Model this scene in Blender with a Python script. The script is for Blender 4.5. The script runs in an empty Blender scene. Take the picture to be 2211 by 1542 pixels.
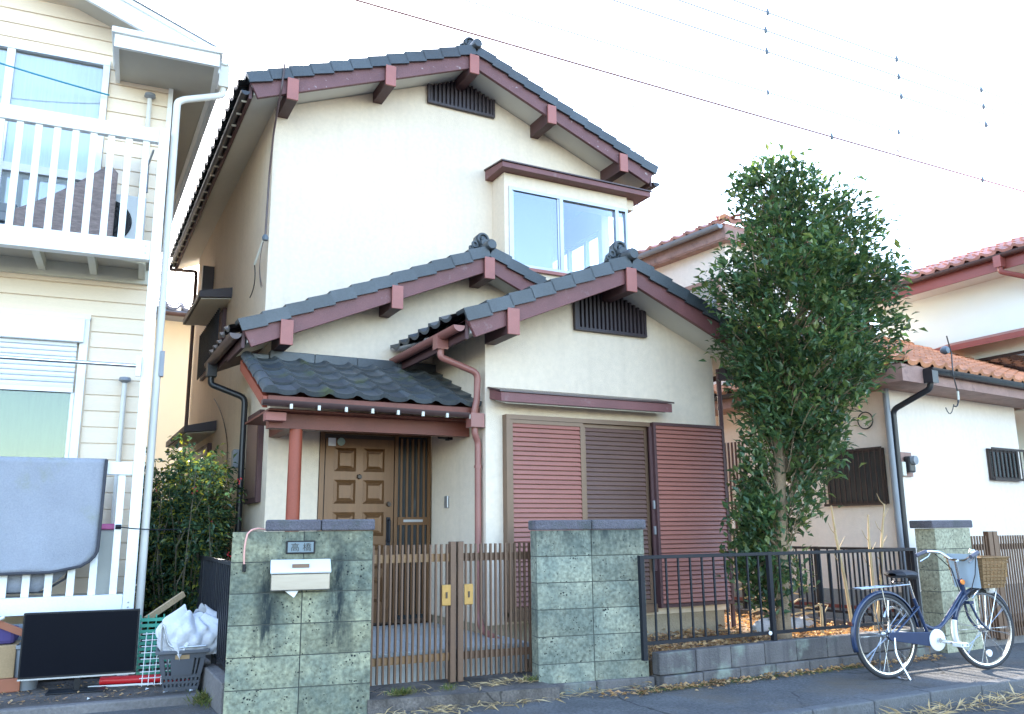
import bpy, bmesh, math, random
from math import sin, cos, pi, radians, sqrt, atan2
from mathutils import Vector, Matrix
random.seed(7)
scene = bpy.context.scene
C = scene.collection

# ---------------------------------------------------------------- camera, sky, sun, exposure
cam_d = bpy.data.cameras.new('camera'); cam = bpy.data.objects.new('camera', cam_d); C.objects.link(cam)
scene.camera = cam
cam_d.sensor_width = 36.0; cam_d.lens = 1821.6/2211*36.0; cam_d.clip_start = 0.05; cam_d.clip_end = 600
def cam_matrix(pos, pitch, roll, yaw):
    p, r, y = map(radians, (pitch, roll, yaw))
    f = Vector((sin(y)*cos(p), cos(y)*cos(p), sin(p))); rt = Vector((cos(y), -sin(y), 0)); up = rt.cross(f)
    r2 = cos(r)*rt + sin(r)*up; u2 = -sin(r)*rt + cos(r)*up
    m = Matrix((r2, u2, -f)).transposed().to_4x4(); m.translation = Vector(pos); return m
cam.matrix_world = cam_matrix((0, 0, 1.15), 11.645, -0.641, 27.764)

SUN_AZ, SUN_EL = radians(1.5), radians(30.0)
w = bpy.data.worlds.new('World'); scene.world = w; w.use_nodes = True
nt = w.node_tree; bgn = nt.nodes['Background']
sky = nt.nodes.new('ShaderNodeTexSky'); sky.sky_type = 'NISHITA'; sky.sun_disc = False
sky.sun_elevation = SUN_EL; sky.sun_rotation = SUN_AZ
sky.air_density = 1.0; sky.dust_density = 1.15; sky.ozone_density = 1.0; sky.altitude = 0
nt.links.new(sky.outputs[0], bgn.inputs[0]); bgn.inputs[1].default_value = 0.15
sl = bpy.data.lights.new('sun', 'SUN'); sl.energy = 2.6; sl.angle = radians(0.53); sl.color = (1.0, 0.93, 0.82)
so = bpy.data.objects.new('sun', sl); C.objects.link(so)
sd = Vector((sin(SUN_AZ)*cos(SUN_EL), cos(SUN_AZ)*cos(SUN_EL), sin(SUN_EL)))
so.rotation_euler = sd.to_track_quat('Z', 'Y').to_euler(); so.location = (4, 40, 30)
scene.view_settings.view_transform = 'Standard'; scene.view_settings.look = 'None'
scene.view_settings.exposure = 2.98; scene.view_settings.gamma = 1.0
scene.view_settings.use_curve_mapping = False
scene.cycles.use_denoising = True
scene.cycles.max_bounces = 8; scene.cycles.diffuse_bounces = 4; scene.cycles.glossy_bounces = 3
scene.cycles.transmission_bounces = 6; scene.cycles.transparent_max_bounces = 12
scene.cycles.caustics_reflective = False; scene.cycles.caustics_refractive = False

# ---------------------------------------------------------------- materials
MATS = {}
def nd(t, kind, **kw):
    n = t.nodes.new(kind)
    for k, v in kw.items():
        if k in n.inputs: n.inputs[k].default_value = v
        else: setattr(n, k, v)
    return n
def mat(name, col, rough=0.6, metal=0.0, var=0.12, scale=3.0, bump=0.0, bscale=60.0, spec=0.5,
        dirt=None, dscale=1.2, dlo=0.5, dhi=0.7, fine=0.0, streak=None, stint=0.5, alpha=None, trans=0.0, piece=0.0, stretch=None):
    """procedural surface: base colour, large and fine variation, optional stains (own shape), relief"""
    m = bpy.data.materials.new(name); m.use_nodes = True; t = m.node_tree; b = t.nodes['Principled BSDF']
    L = t.links.new
    geo = nd(t, 'ShaderNodeNewGeometry')
    pos = geo.outputs['Position']
    if stretch:
        vm = nd(t, 'ShaderNodeVectorMath', operation='MULTIPLY'); L(pos, vm.inputs[0]); vm.inputs[1].default_value = stretch; pos = vm.outputs[0]
    n1 = nd(t, 'ShaderNodeTexNoise', Scale=scale, Detail=5.0, Roughness=0.6); L(pos, n1.inputs['Vector'])
    def hsv(c, f): return (min(c[0]*f, 1), min(c[1]*f, 1), min(c[2]*f, 1), 1)
    r1 = nd(t, 'ShaderNodeMapRange'); r1.inputs['From Min'].default_value = .25; r1.inputs['From Max'].default_value = .75
    r1.inputs['To Min'].default_value = 1-var; r1.inputs['To Max'].default_value = 1+var
    L(n1.outputs['Fac'], r1.inputs['Value'])
    val = r1.outputs[0]
    if fine > 0:
        n2 = nd(t, 'ShaderNodeTexNoise', Scale=scale*25, Detail=3.0); L(pos, n2.inputs['Vector'])
        r2 = nd(t, 'ShaderNodeMapRange'); r2.inputs['From Min'].default_value = .3; r2.inputs['From Max'].default_value = .7
        r2.inputs['To Min'].default_value = 1-fine; r2.inputs['To Max'].default_value = 1+fine
        L(n2.outputs['Fac'], r2.inputs['Value'])
        mu = nd(t, 'ShaderNodeMath', operation='MULTIPLY'); L(val, mu.inputs[0]); L(r2.outputs[0], mu.inputs[1]); val = mu.outputs[0]
    if piece > 0:
        oi = nd(t, 'ShaderNodeObjectInfo')
        r3 = nd(t, 'ShaderNodeMapRange'); r3.inputs['To Min'].default_value = 1-piece; r3.inputs['To Max'].default_value = 1+piece
        L(oi.outputs['Random'], r3.inputs['Value'])
        mu = nd(t, 'ShaderNodeMath', operation='MULTIPLY'); L(val, mu.inputs[0]); L(r3.outputs[0], mu.inputs[1]); val = mu.outputs[0]
    mx = nd(t, 'ShaderNodeVectorMath', operation='SCALE'); mx.inputs[0].default_value = col[:3]; L(val, mx.inputs['Scale'])
    out = mx.outputs[0]
    if dirt:
        n3 = nd(t, 'ShaderNodeTexNoise', Scale=dscale, Detail=7.0, Roughness=.65); L(geo.outputs['Position'], n3.inputs['Vector'])
        r4 = nd(t, 'ShaderNodeMapRange'); r4.inputs['From Min'].default_value = dlo; r4.inputs['From Max'].default_value = dhi
        L(n3.outputs['Fac'], r4.inputs['Value'])
        mm = nd(t, 'ShaderNodeMix', data_type='RGBA'); L(r4.outputs[0], mm.inputs['Factor']); L(out, mm.inputs[6]); mm.inputs[7].default_value = (*dirt, 1); out = mm.outputs[2]
    if streak:   # rain runs: noise stretched along the height
        vm = nd(t, 'ShaderNodeVectorMath', operation='MULTIPLY'); L(geo.outputs['Position'], vm.inputs[0]); vm.inputs[1].default_value = (9, 9, .55)
        n4 = nd(t, 'ShaderNodeTexNoise', Scale=1.0, Detail=4.0); L(vm.outputs[0], n4.inputs['Vector'])
        r5 = nd(t, 'ShaderNodeMapRange'); r5.inputs['From Min'].default_value = .52; r5.inputs['From Max'].default_value = .75; r5.inputs['To Max'].default_value = stint
        L(n4.outputs['Fac'], r5.inputs['Value'])
        mm = nd(t, 'ShaderNodeMix', data_type='RGBA'); L(r5.outputs[0], mm.inputs['Factor']); L(out, mm.inputs[6]); mm.inputs[7].default_value = (*streak, 1); out = mm.outputs[2]
    L(out, b.inputs['Base Color'])
    b.inputs['Roughness'].default_value = rough; b.inputs['Metallic'].default_value = metal
    b.inputs['Specular IOR Level'].default_value = spec
    if trans: b.inputs['Transmission Weight'].default_value = trans
    if alpha is not None: b.inputs['Alpha'].default_value = alpha
    if bump > 0:
        nb = nd(t, 'ShaderNodeTexNoise', Scale=bscale, Detail=4.0); L(pos, nb.inputs['Vector'])
        bp = nd(t, 'ShaderNodeBump', Strength=bump, Distance=0.02); L(nb.outputs['Fac'], bp.inputs['Height']); L(bp.outputs[0], b.inputs['Normal'])
    MATS[name] = m
    return m
def glass_mat(name, tint, refl_lo=0.08, refl_hi=0.75, rough=0.0):
    m = bpy.data.materials.new(name); m.use_nodes = True; t = m.node_tree; t.nodes.remove(t.nodes['Principled BSDF'])
    L = t.links.new; o = t.nodes['Material Output']
    tr = nd(t, 'ShaderNodeBsdfTransparent'); tr.inputs[0].default_value = (*tint, 1)
    gl = nd(t, 'ShaderNodeBsdfGlossy'); gl.inputs['Roughness'].default_value = rough; gl.inputs[0].default_value = (.95, .97, 1, 1)
    lw = nd(t, 'ShaderNodeLayerWeight', Blend=.35)
    r = nd(t, 'ShaderNodeMapRange'); r.inputs['To Min'].default_value = refl_lo; r.inputs['To Max'].default_value = refl_hi; L(lw.outputs['Fresnel'], r.inputs['Value'])
    mx = nd(t, 'ShaderNodeMixShader'); L(r.outputs[0], mx.inputs[0]); L(tr.outputs[0], mx.inputs[1]); L(gl.outputs[0], mx.inputs[2]); L(mx.outputs[0], o.inputs[0])
    MATS[name] = m; return m
def leaf_mat(name, cols, rough=.4, transl=.35):
    m = bpy.data.materials.new(name); m.use_nodes = True; t = m.node_tree; b = t.nodes['Principled BSDF']; L = t.links.new
    geo = nd(t, 'ShaderNodeNewGeometry')
    ramp = nd(t, 'ShaderNodeValToRGB'); e = ramp.color_ramp.elements
    e[0].color = (*cols[0], 1); e[1].color = (*cols[-1], 1)
    for i, c in enumerate(cols[1:-1]):
        x = e.new((i+1)/(len(cols)-1)); x.color = (*c, 1)
    L(geo.outputs['Random Per Island'], ramp.inputs[0])
    cn_ = nd(t, 'ShaderNodeTexNoise', Scale=3.2, Detail=2.0); L(geo.outputs['Position'], cn_.inputs['Vector'])
    cr_ = nd(t, 'ShaderNodeMapRange'); cr_.inputs['From Min'].default_value = .3; cr_.inputs['From Max'].default_value = .7; cr_.inputs['To Min'].default_value = .65; cr_.inputs['To Max'].default_value = 1.5; L(cn_.outputs[0], cr_.inputs[0])
    cs_ = nd(t, 'ShaderNodeVectorMath', operation='SCALE'); L(ramp.outputs[0], cs_.inputs[0]); L(cr_.outputs[0], cs_.inputs['Scale'])
    L(cs_.outputs[0], b.inputs['Base Color'])
    b.inputs['Roughness'].default_value = rough
    tl = nd(t, 'ShaderNodeBsdfTranslucent'); hs = nd(t, 'ShaderNodeHueSaturation', Value=1.5, Saturation=1.15); L(cs_.outputs[0], hs.inputs['Color']); L(hs.outputs[0], tl.inputs[0])
    mx = nd(t, 'ShaderNodeMixShader'); mx.inputs[0].default_value = transl; L(b.outputs[0], mx.inputs[1]); L(tl.outputs[0], mx.inputs[2])
    L(mx.outputs[0], t.nodes['Material Output'].inputs[0]); MATS[name] = m; return m

mat('stucco', (.735, .61, .475), .9, var=.06, scale=.9, bump=.30, bscale=120, fine=.04, streak=(.52, .42, .32), stint=.20)
mat('soffit', (.66, .64, .58), .85, var=.05, scale=2, bump=.05)
mat('barge', (.165, .062, .060), .55, var=.18, scale=4, fine=.12, bump=.12, bscale=90, dirt=(.22, .13, .125), dscale=9, dlo=.60, dhi=.72)
mat('barge_worn', (.155, .068, .070), .65, var=.2, scale=4, fine=.15, bump=.25, bscale=60, dirt=(.42, .36, .36), dscale=16, dlo=.63, dhi=.70)
mat('purlin', (.075, .032, .032), .6, var=.15, scale=5, fine=.1, bump=.1)
mat('purlin_cap', (.33, .115, .095), .5, var=.1, scale=6, fine=.08)
mat('tile', (.052, .059, .065), .38, var=.25, scale=2.5, fine=.12, bump=.08, bscale=80, piece=.18)
mat('tile_moss', (.060, .068, .074), .45, var=.25, scale=2.5, fine=.15, bump=.15, bscale=70, piece=.2, dirt=(.075, .088, .035), dscale=3.2, dlo=.57, dhi=.70)
mat('dark_plum', (.04, .028, .034), .5, var=.12)
mat('gutter', (.072, .042, .040), .35, var=.15, scale=5, fine=.08)
mat('gutter_black', (.022, .022, .026), .35, var=.15, scale=5, fine=.08)
mat('downpipe', (.27, .105, .085), .4, var=.1, scale=4, fine=.06)
mat('post_red', (.27, .052, .024), .5, var=.12, scale=5, fine=.1, bump=.05)
mat('beam_red', (.155, .042, .026), .55, var=.18, scale=4, fine=.12, bump=.1)
mat('white_clip', (.62, .60, .52), .5, var=.1)
mat('door_bronze', (.145, .070, .028), .38, metal=.25, var=.14, scale=5, fine=.08, stretch=(6, 6, .7))
mat('door_dark', (.055, .034, .022), .45, var=.15)
mat('door_glass', (.028, .034, .038), .12, var=.1)
mat('shutter_red', (.31, .118, .088), .42, var=.08, scale=3, fine=.06, piece=.05)
mat('shutter_brown_shaded', (.135, .073, .058), .42, var=.08, scale=3, fine=.06, piece=.05)  # brown of the recessed middle shutter, darkened to carry the recess shade
mat('bronze_frame', (.165, .098, .060), .4, metal=.2, var=.1, scale=4)
mat('metal_grey', (.42, .43, .45), .35, metal=.7, var=.08)
mat('steel', (.62, .63, .64), .22, metal=.95, var=.06)
mat('chrome', (.75, .76, .78), .12, metal=1.0, var=.04)
mat('black_plastic', (.012, .012, .014), .4, var=.1, spec=.25)
mat('block_cap', (.115, .105, .12), .95, var=.25, scale=6, fine=.25, bump=.6, bscale=70, dirt=(.08, .085, .08), dscale=5)
mat('low_wall', (.122, .110, .106), .95, var=.25, scale=4, fine=.15, bump=.4, bscale=60, dirt=(.21, .23, .19), dscale=3, dlo=.56, dhi=.68, streak=(.05, .046, .05), stint=.85, piece=.15)
mat('mortar', (.085, .092, .085), .95, var=.2, fine=.1)
mat('concrete', (.17, .155, .15), .95, var=.2, scale=2, fine=.15, bump=.4, bscale=70, dirt=(.10, .095, .085), dscale=1.6, dlo=.5, dhi=.72)
mat('apron', (.135, .115, .102), .95, var=.4, scale=2.5, fine=.3, bump=.5, bscale=70, dirt=(.055, .045, .038), dscale=2.6, dlo=.42, dhi=.62)
mat('asphalt', (.105, .103, .104), .95, var=.3, scale=2.2, fine=.35, bump=.7, bscale=110, dirt=(.135, .105, .075), dscale=1.3, dlo=.50, dhi=.72)
mat('road', (.085, .086, .088), .95, var=.25, scale=2, fine=.35, bump=.7, bscale=110, dirt=(.14, .11, .075), dscale=1.8, dlo=.5, dhi=.7)
mat('kerb', (.13, .128, .13), .95, var=.2, scale=3, fine=.2, bump=.4, bscale=90, dirt=(.10, .095, .09), dscale=3, dlo=.5, dhi=.68)
mat('soil', (.16, .105, .062), 1, var=.35, scale=4, fine=.35, bump=.9, bscale=45)
mat('porch_tile', (.40, .41, .40), .5, var=.1, scale=3, fine=.06, piece=.06)
mat('grout', (.25, .26, .26), .9)
mat('gate_bronze', (.135, .075, .046), .42, metal=.2, var=.12, scale=5, fine=.1)
mat('gate_rail', (.25, .14, .065), .42, metal=.2, var=.12, scale=5, fine=.1)
mat('brass', (.36, .22, .075), .35, metal=.6, var=.15, scale=20, fine=.1)
mat('gate_dark', (.035, .021, .018), .45, var=.12)
mat('iron_black', (.014, .015, .020), .5, var=.2, fine=.1, spec=.25)
mat('iron_rust', (.10, .045, .035), .6, var=.3, scale=6, fine=.25)
mat('siding', (.83, .69, .53), .7, var=.035, scale=1.2, fine=.04, bump=.12, bscale=40, stretch=(1, 1, 14))
mat('siding_gap', (.42, .33, .24), .9)
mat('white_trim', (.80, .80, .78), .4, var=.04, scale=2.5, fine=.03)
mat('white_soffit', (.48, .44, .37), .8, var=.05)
mat('cream_joist', (.62, .60, .50), .7, var=.08)
mat('alu_white', (.78, .79, .80), .35, var=.03)
mat('curtain_lace', (.88, .89, .90), .9, var=.1, scale=8, stretch=(8, 8, .3))
mat('curtain_green', (.19, .22, .13), .9, var=.15, scale=8, stretch=(6, 6, .3))
mat('quilt', (.29, .30, .335), .95, var=.09, scale=3, fine=.07, bump=.3, bscale=150, dirt=(.24, .25, .15), dscale=1.7, dlo=.56, dhi=.78)
mat('quilt_edge', (.05, .05, .06), .9)
mat('woven_mat', (.30, .235, .22), .9, var=.35, scale=14, fine=.35, stretch=(1, 1, 3), bump=.4, bscale=80)
mat('ac_grey', (.62, .64, .64), .5, var=.05)
mat('grey_board', (.20, .22, .24), .6, var=.2)
mat('screen', (.004, .005, .009), .35, var=.05, spec=.06)
mat('basket_grey', (.085, .09, .105), .5, var=.12)
mat('crate_green', (.05, .36, .24), .5, var=.1)
mat('rack_white', (.75, .76, .76), .4, var=.05)
mat('bag', (.62, .62, .65), .4, var=.10, scale=9, bump=.9, bscale=11)
mat('red_plastic', (.62, .02, .03), .4, var=.1)
mat('pink_plastic', (.62, .12, .35), .4, var=.1)
mat('clear_plastic', (.45, .47, .45), .35, var=.08)
mat('cardboard', (.36, .24, .13), .9, var=.15, fine=.08)
mat('purple_cloth', (.07, .05, .16), .9, var=.2)
mat('wood_raw', (.38, .27, .16), .8, var=.2, fine=.15)
mat('wood_red', (.30, .10, .05), .6, var=.15)
mat('bark', (.30, .21, .13), .95, var=.25, scale=8, fine=.2, bump=.6, bscale=60)
mat('stem_dark', (.10, .085, .055), .9, var=.25, fine=.2)
mat('stalk', (.48, .34, .18), .8, var=.2, scale=10, fine=.15)
mat('stone', (.40, .38, .36), .9, var=.25, fine=.15, bump=.5, bscale=20)
mat('wall_right', (.85, .745, .65), .9, var=.04, scale=.8, fine=.03, bump=.2, bscale=120, streak=(.52, .45, .33), stint=.12)
mat('wall_cream', (.84, .76, .58), .9, var=.04, scale=.8, bump=.1)
mat('wall_mint', (.76, .82, .76), .9, var=.04, scale=.8, bump=.1)
mat('found', (.30, .30, .29), .95, var=.15, fine=.1, bump=.3)
mat('found_tan', (.36, .29, .20), .95, var=.12, fine=.1, bump=.3)
mat('tile_orange', (.52, .215, .105), .6, var=.25, scale=5, fine=.15, piece=.18, dirt=(.20, .10, .07), dscale=6, dlo=.58, dhi=.75)
mat('tile_red', (.40, .18, .135), .55, var=.25, scale=5, fine=.15, piece=.2)
mat('tile_blue', (.16, .19, .26), .3, var=.2, piece=.15)
mat('fascia_pink', (.32, .19, .155), .7, var=.25, scale=6, fine=.15, dirt=(.2, .12, .1), dscale=8, dlo=.55, dhi=.7)
mat('fascia_red', (.24, .062, .050), .5, var=.1)
mat('pipe_grey', (.22, .235, .26), .4, var=.12)
mat('pipe_white', (.66, .63, .57), .45, var=.05)
mat('wire_red', (.28, .14, .13), .6)
mat('wire_grey', (.30, .30, .32), .6)
mat('clamp', (.10, .13, .16), .45)
mat('pink_cable', (.72, .36, .30), .5)
mat('paper', (.82, .82, .82), .8, var=.03)
mat('plate_blue', (.13, .18, .21), .25, var=.08)
mat('ink', (.008, .010, .012), .5)
mat('mail_steel', (.34, .31, .28), .30, metal=.8, var=.07, scale=5, stretch=(.5, 8, 12))
mat('mail_lid', (.80, .83, .84), .3, metal=.15, var=.03)
mat('bike_navy', (.020, .036, .085), .25, var=.08, spec=.6)
mat('bike_tyre', (.030, .030, .034), .7, var=.1)
mat('bike_white', (.76, .76, .77), .35, var=.04)
mat('saddle', (.025, .026, .034), .45, var=.1)
mat('grip', (.10, .10, .13), .6)
mat('wicker', (.23, .135, .058), .7, var=.2, scale=20, fine=.2, bump=.4, bscale=120)
mat('reflector', (.75, .25, .06), .2)
mat('lamp_glass', (.85, .86, .88), .12)
mat('interior', (.72, .74, .77), .9, var=.03)
mat('teal_line', (.04, .26, .34), .5)
mat('sticker', (.30, .40, .33), .5, var=.2, scale=40)
glass_mat('glass', (.90, .93, .95), .06, .7)
glass_mat('glass_green', (.66, .74, .60), .04, .6)
glass_mat('glass_dark', (.10, .12, .13), .12, .8)
def cracks(name, scale, wdt, col):
    t = MATS[name].node_tree; L = t.links.new; b = t.nodes['Principled BSDF']; src = b.inputs['Base Color'].links[0].from_socket
    geo = nd(t, 'ShaderNodeNewGeometry'); n = nd(t, 'ShaderNodeTexNoise', Scale=3.0, Detail=5.0); L(geo.outputs['Position'], n.inputs['Vector'])
    mx = nd(t, 'ShaderNodeMix', data_type='RGBA'); mx.inputs['Factor'].default_value = .22; L(geo.outputs['Position'], mx.inputs[6]); L(n.outputs['Color'], mx.inputs[7])
    v = nd(t, 'ShaderNodeTexVoronoi', feature='DISTANCE_TO_EDGE', Scale=scale); L(mx.outputs[2], v.inputs['Vector'])
    r = nd(t, 'ShaderNodeMapRange'); r.inputs['From Min'].default_value = wdt; r.inputs['From Max'].default_value = wdt*.3; L(v.outputs['Distance'], r.inputs[0])
    n2 = nd(t, 'ShaderNodeTexNoise', Scale=.9, Detail=2.0); L(geo.outputs['Position'], n2.inputs['Vector'])
    r2 = nd(t, 'ShaderNodeMapRange'); r2.inputs['From Min'].default_value = .42; r2.inputs['From Max'].default_value = .55; L(n2.outputs[0], r2.inputs[0])
    m_ = nd(t, 'ShaderNodeMath', operation='MULTIPLY'); L(r.outputs[0], m_.inputs[0]); L(r2.outputs[0], m_.inputs[1])
    m2 = nd(t, 'ShaderNodeMix', data_type='RGBA'); L(m_.outputs[0], m2.inputs['Factor']); L(src, m2.inputs[6]); m2.inputs[7].default_value = (*col, 1); L(m2.outputs[2], b.inputs['Base Color'])
cracks('asphalt', 1.1, .012, (.03, .028, .026)); cracks('apron', 1.6, .010, (.03, .026, .022)); cracks('road', .8, .012, (.03, .03, .03))
leaf_mat('leaf_tree', [(.050, .098, .046), (.072, .130, .050), (.042, .082, .044), (.115, .160, .046), (.068, .118, .056), (.17, .19, .055)], .28, .30)
leaf_mat('leaf_bush', [(.030, .062, .034), (.050, .095, .048), (.024, .052, .034), (.075, .115, .045), (.22, .22, .04), (.055, .10, .055), (.045, .09, .05)], .14, .35)
leaf_mat('leaf_dry', [(.36, .20, .085), (.50, .31, .14), (.25, .13, .06), (.56, .38, .20), (.32, .15, .07)], .8, .25)
leaf_mat('leaf_grass', [(.07, .11, .025), (.13, .15, .035), (.20, .17, .05), (.06, .10, .03)], .7, .3)
leaf_mat('leaf_straw', [(.52, .38, .19), (.42, .29, .14), (.60, .46, .26), (.34, .24, .12)], .8, .2)
def block_mat(name, base, pale, stain, runs=()):
    m = bpy.data.materials.new(name); m.use_nodes = True; t = m.node_tree; b = t.nodes['Principled BSDF']; L = t.links.new
    geo = nd(t, 'ShaderNodeNewGeometry'); pos = geo.outputs['Position']
    n1 = nd(t, 'ShaderNodeTexNoise', Scale=3.5, Detail=6.0, Roughness=.65); L(pos, n1.inputs['Vector'])
    r1 = nd(t, 'ShaderNodeMapRange'); r1.inputs['From Min'].default_value = .38; r1.inputs['From Max'].default_value = .66; L(n1.outputs[0], r1.inputs[0])
    m1 = nd(t, 'ShaderNodeMix', data_type='RGBA'); L(r1.outputs[0], m1.inputs['Factor']); m1.inputs[6].default_value = (*base, 1); m1.inputs[7].default_value = (*pale, 1)
    n2 = nd(t, 'ShaderNodeTexNoise', Scale=38.0, Detail=4.0); L(pos, n2.inputs['Vector'])
    r2 = nd(t, 'ShaderNodeMapRange'); r2.inputs['From Min'].default_value = .3; r2.inputs['From Max'].default_value = .7; r2.inputs['To Min'].default_value = .62; r2.inputs['To Max'].default_value = 1.32; L(n2.outputs[0], r2.inputs[0])
    oi = nd(t, 'ShaderNodeObjectInfo'); ro = nd(t, 'ShaderNodeMapRange'); ro.inputs['To Min'].default_value = .78; ro.inputs['To Max'].default_value = 1.2; L(oi.outputs['Random'], ro.inputs[0])
    mo = nd(t, 'ShaderNodeMath', operation='MULTIPLY'); L(r2.outputs[0], mo.inputs[0]); L(ro.outputs[0], mo.inputs[1])
    sc = nd(t, 'ShaderNodeVectorMath', operation='SCALE'); L(m1.outputs[2], sc.inputs[0]); L(mo.outputs[0], sc.inputs['Scale'])
    # dark weather stains with their own outlines
    vm = nd(t, 'ShaderNodeVectorMath', operation='MULTIPLY'); L(pos, vm.inputs[0]); vm.inputs[1].default_value = (5.0, 5.0, 1.6)
    n3 = nd(t, 'ShaderNodeTexNoise', Scale=1.0, Detail=6.0, Roughness=.6); L(vm.outputs[0], n3.inputs['Vector'])
    r3 = nd(t, 'ShaderNodeMapRange'); r3.inputs['From Min'].default_value = .57; r3.inputs['From Max'].default_value = .74; r3.inputs['To Max'].default_value = .7; L(n3.outputs[0], r3.inputs[0])
    m2 = nd(t, 'ShaderNodeMix', data_type='RGBA'); L(r3.outputs[0], m2.inputs['Factor']); L(sc.outputs[0], m2.inputs[6]); m2.inputs[7].default_value = (*stain, 1)
    out = m2.outputs[2]
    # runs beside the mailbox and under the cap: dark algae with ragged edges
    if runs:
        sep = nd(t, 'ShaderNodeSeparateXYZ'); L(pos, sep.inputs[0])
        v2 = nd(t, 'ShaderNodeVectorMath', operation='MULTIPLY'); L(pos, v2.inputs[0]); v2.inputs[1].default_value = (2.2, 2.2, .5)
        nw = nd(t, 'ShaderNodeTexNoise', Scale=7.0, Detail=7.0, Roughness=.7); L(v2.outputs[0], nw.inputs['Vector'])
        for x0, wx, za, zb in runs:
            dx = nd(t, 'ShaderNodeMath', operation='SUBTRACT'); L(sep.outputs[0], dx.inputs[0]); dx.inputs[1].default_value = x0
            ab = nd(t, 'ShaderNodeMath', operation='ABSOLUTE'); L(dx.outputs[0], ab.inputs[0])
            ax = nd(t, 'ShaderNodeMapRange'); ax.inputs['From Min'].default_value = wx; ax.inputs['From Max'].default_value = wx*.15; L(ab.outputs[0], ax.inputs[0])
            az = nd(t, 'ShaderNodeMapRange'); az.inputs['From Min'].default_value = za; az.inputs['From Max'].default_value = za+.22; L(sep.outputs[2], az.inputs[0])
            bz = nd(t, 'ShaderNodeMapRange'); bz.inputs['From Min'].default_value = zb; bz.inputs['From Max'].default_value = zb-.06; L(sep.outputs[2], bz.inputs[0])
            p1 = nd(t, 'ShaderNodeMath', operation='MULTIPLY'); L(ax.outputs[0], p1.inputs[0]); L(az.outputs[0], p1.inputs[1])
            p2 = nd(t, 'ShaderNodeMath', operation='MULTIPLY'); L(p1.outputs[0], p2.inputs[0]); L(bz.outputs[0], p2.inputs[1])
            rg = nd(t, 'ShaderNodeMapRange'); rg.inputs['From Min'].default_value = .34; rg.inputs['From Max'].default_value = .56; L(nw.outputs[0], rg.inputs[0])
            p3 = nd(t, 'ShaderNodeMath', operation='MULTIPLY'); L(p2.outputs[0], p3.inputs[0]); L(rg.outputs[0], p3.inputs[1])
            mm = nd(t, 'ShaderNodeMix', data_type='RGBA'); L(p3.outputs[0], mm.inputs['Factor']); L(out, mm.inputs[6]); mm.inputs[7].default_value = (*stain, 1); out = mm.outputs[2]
    # open pits
    v = nd(t, 'ShaderNodeTexVoronoi', Scale=44.0); L(pos, v.inputs['Vector']); v.inputs['Randomness'].default_value = 1.0
    nn = nd(t, 'ShaderNodeTexNoise', Scale=14.0, Detail=2.0); L(pos, nn.inputs['Vector'])
    sub = nd(t, 'ShaderNodeMath', operation='SUBTRACT'); L(v.outputs['Distance'], sub.inputs[0]); L(nn.outputs[0], sub.inputs[1])
    r4 = nd(t, 'ShaderNodeMapRange'); r4.inputs['From Min'].default_value = -.46; r4.inputs['From Max'].default_value = -.34; r4.inputs['To Min'].default_value = 1; r4.inputs['To Max'].default_value = 0; L(sub.outputs[0], r4.inputs[0])
    m3 = nd(t, 'ShaderNodeMix', data_type='RGBA'); L(r4.outputs[0], m3.inputs['Factor']); L(out, m3.inputs[6]); m3.inputs[7].default_value = (.02, .025, .024, 1)
    L(m3.outputs[2], b.inputs['Base Color']); b.inputs['Roughness'].default_value = .95
    hgt = nd(t, 'ShaderNodeMath', operation='SUBTRACT'); L(n2.outputs[0], hgt.inputs[0]); L(r4.outputs[0], hgt.inputs[1])
    bp = nd(t, 'ShaderNodeBump', Strength=.6, Distance=.008); L(hgt.outputs[0], bp.inputs['Height']); L(bp.outputs[0], b.inputs['Normal'])
    MATS[name] = m
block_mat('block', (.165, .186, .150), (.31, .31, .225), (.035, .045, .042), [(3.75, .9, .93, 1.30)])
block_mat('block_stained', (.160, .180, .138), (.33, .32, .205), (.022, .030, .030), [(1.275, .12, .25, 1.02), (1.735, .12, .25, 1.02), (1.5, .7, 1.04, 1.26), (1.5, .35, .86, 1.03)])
block_mat('block_tan', (.30, .29, .20), (.42, .41, .29), (.11, .09, .06))

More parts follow.
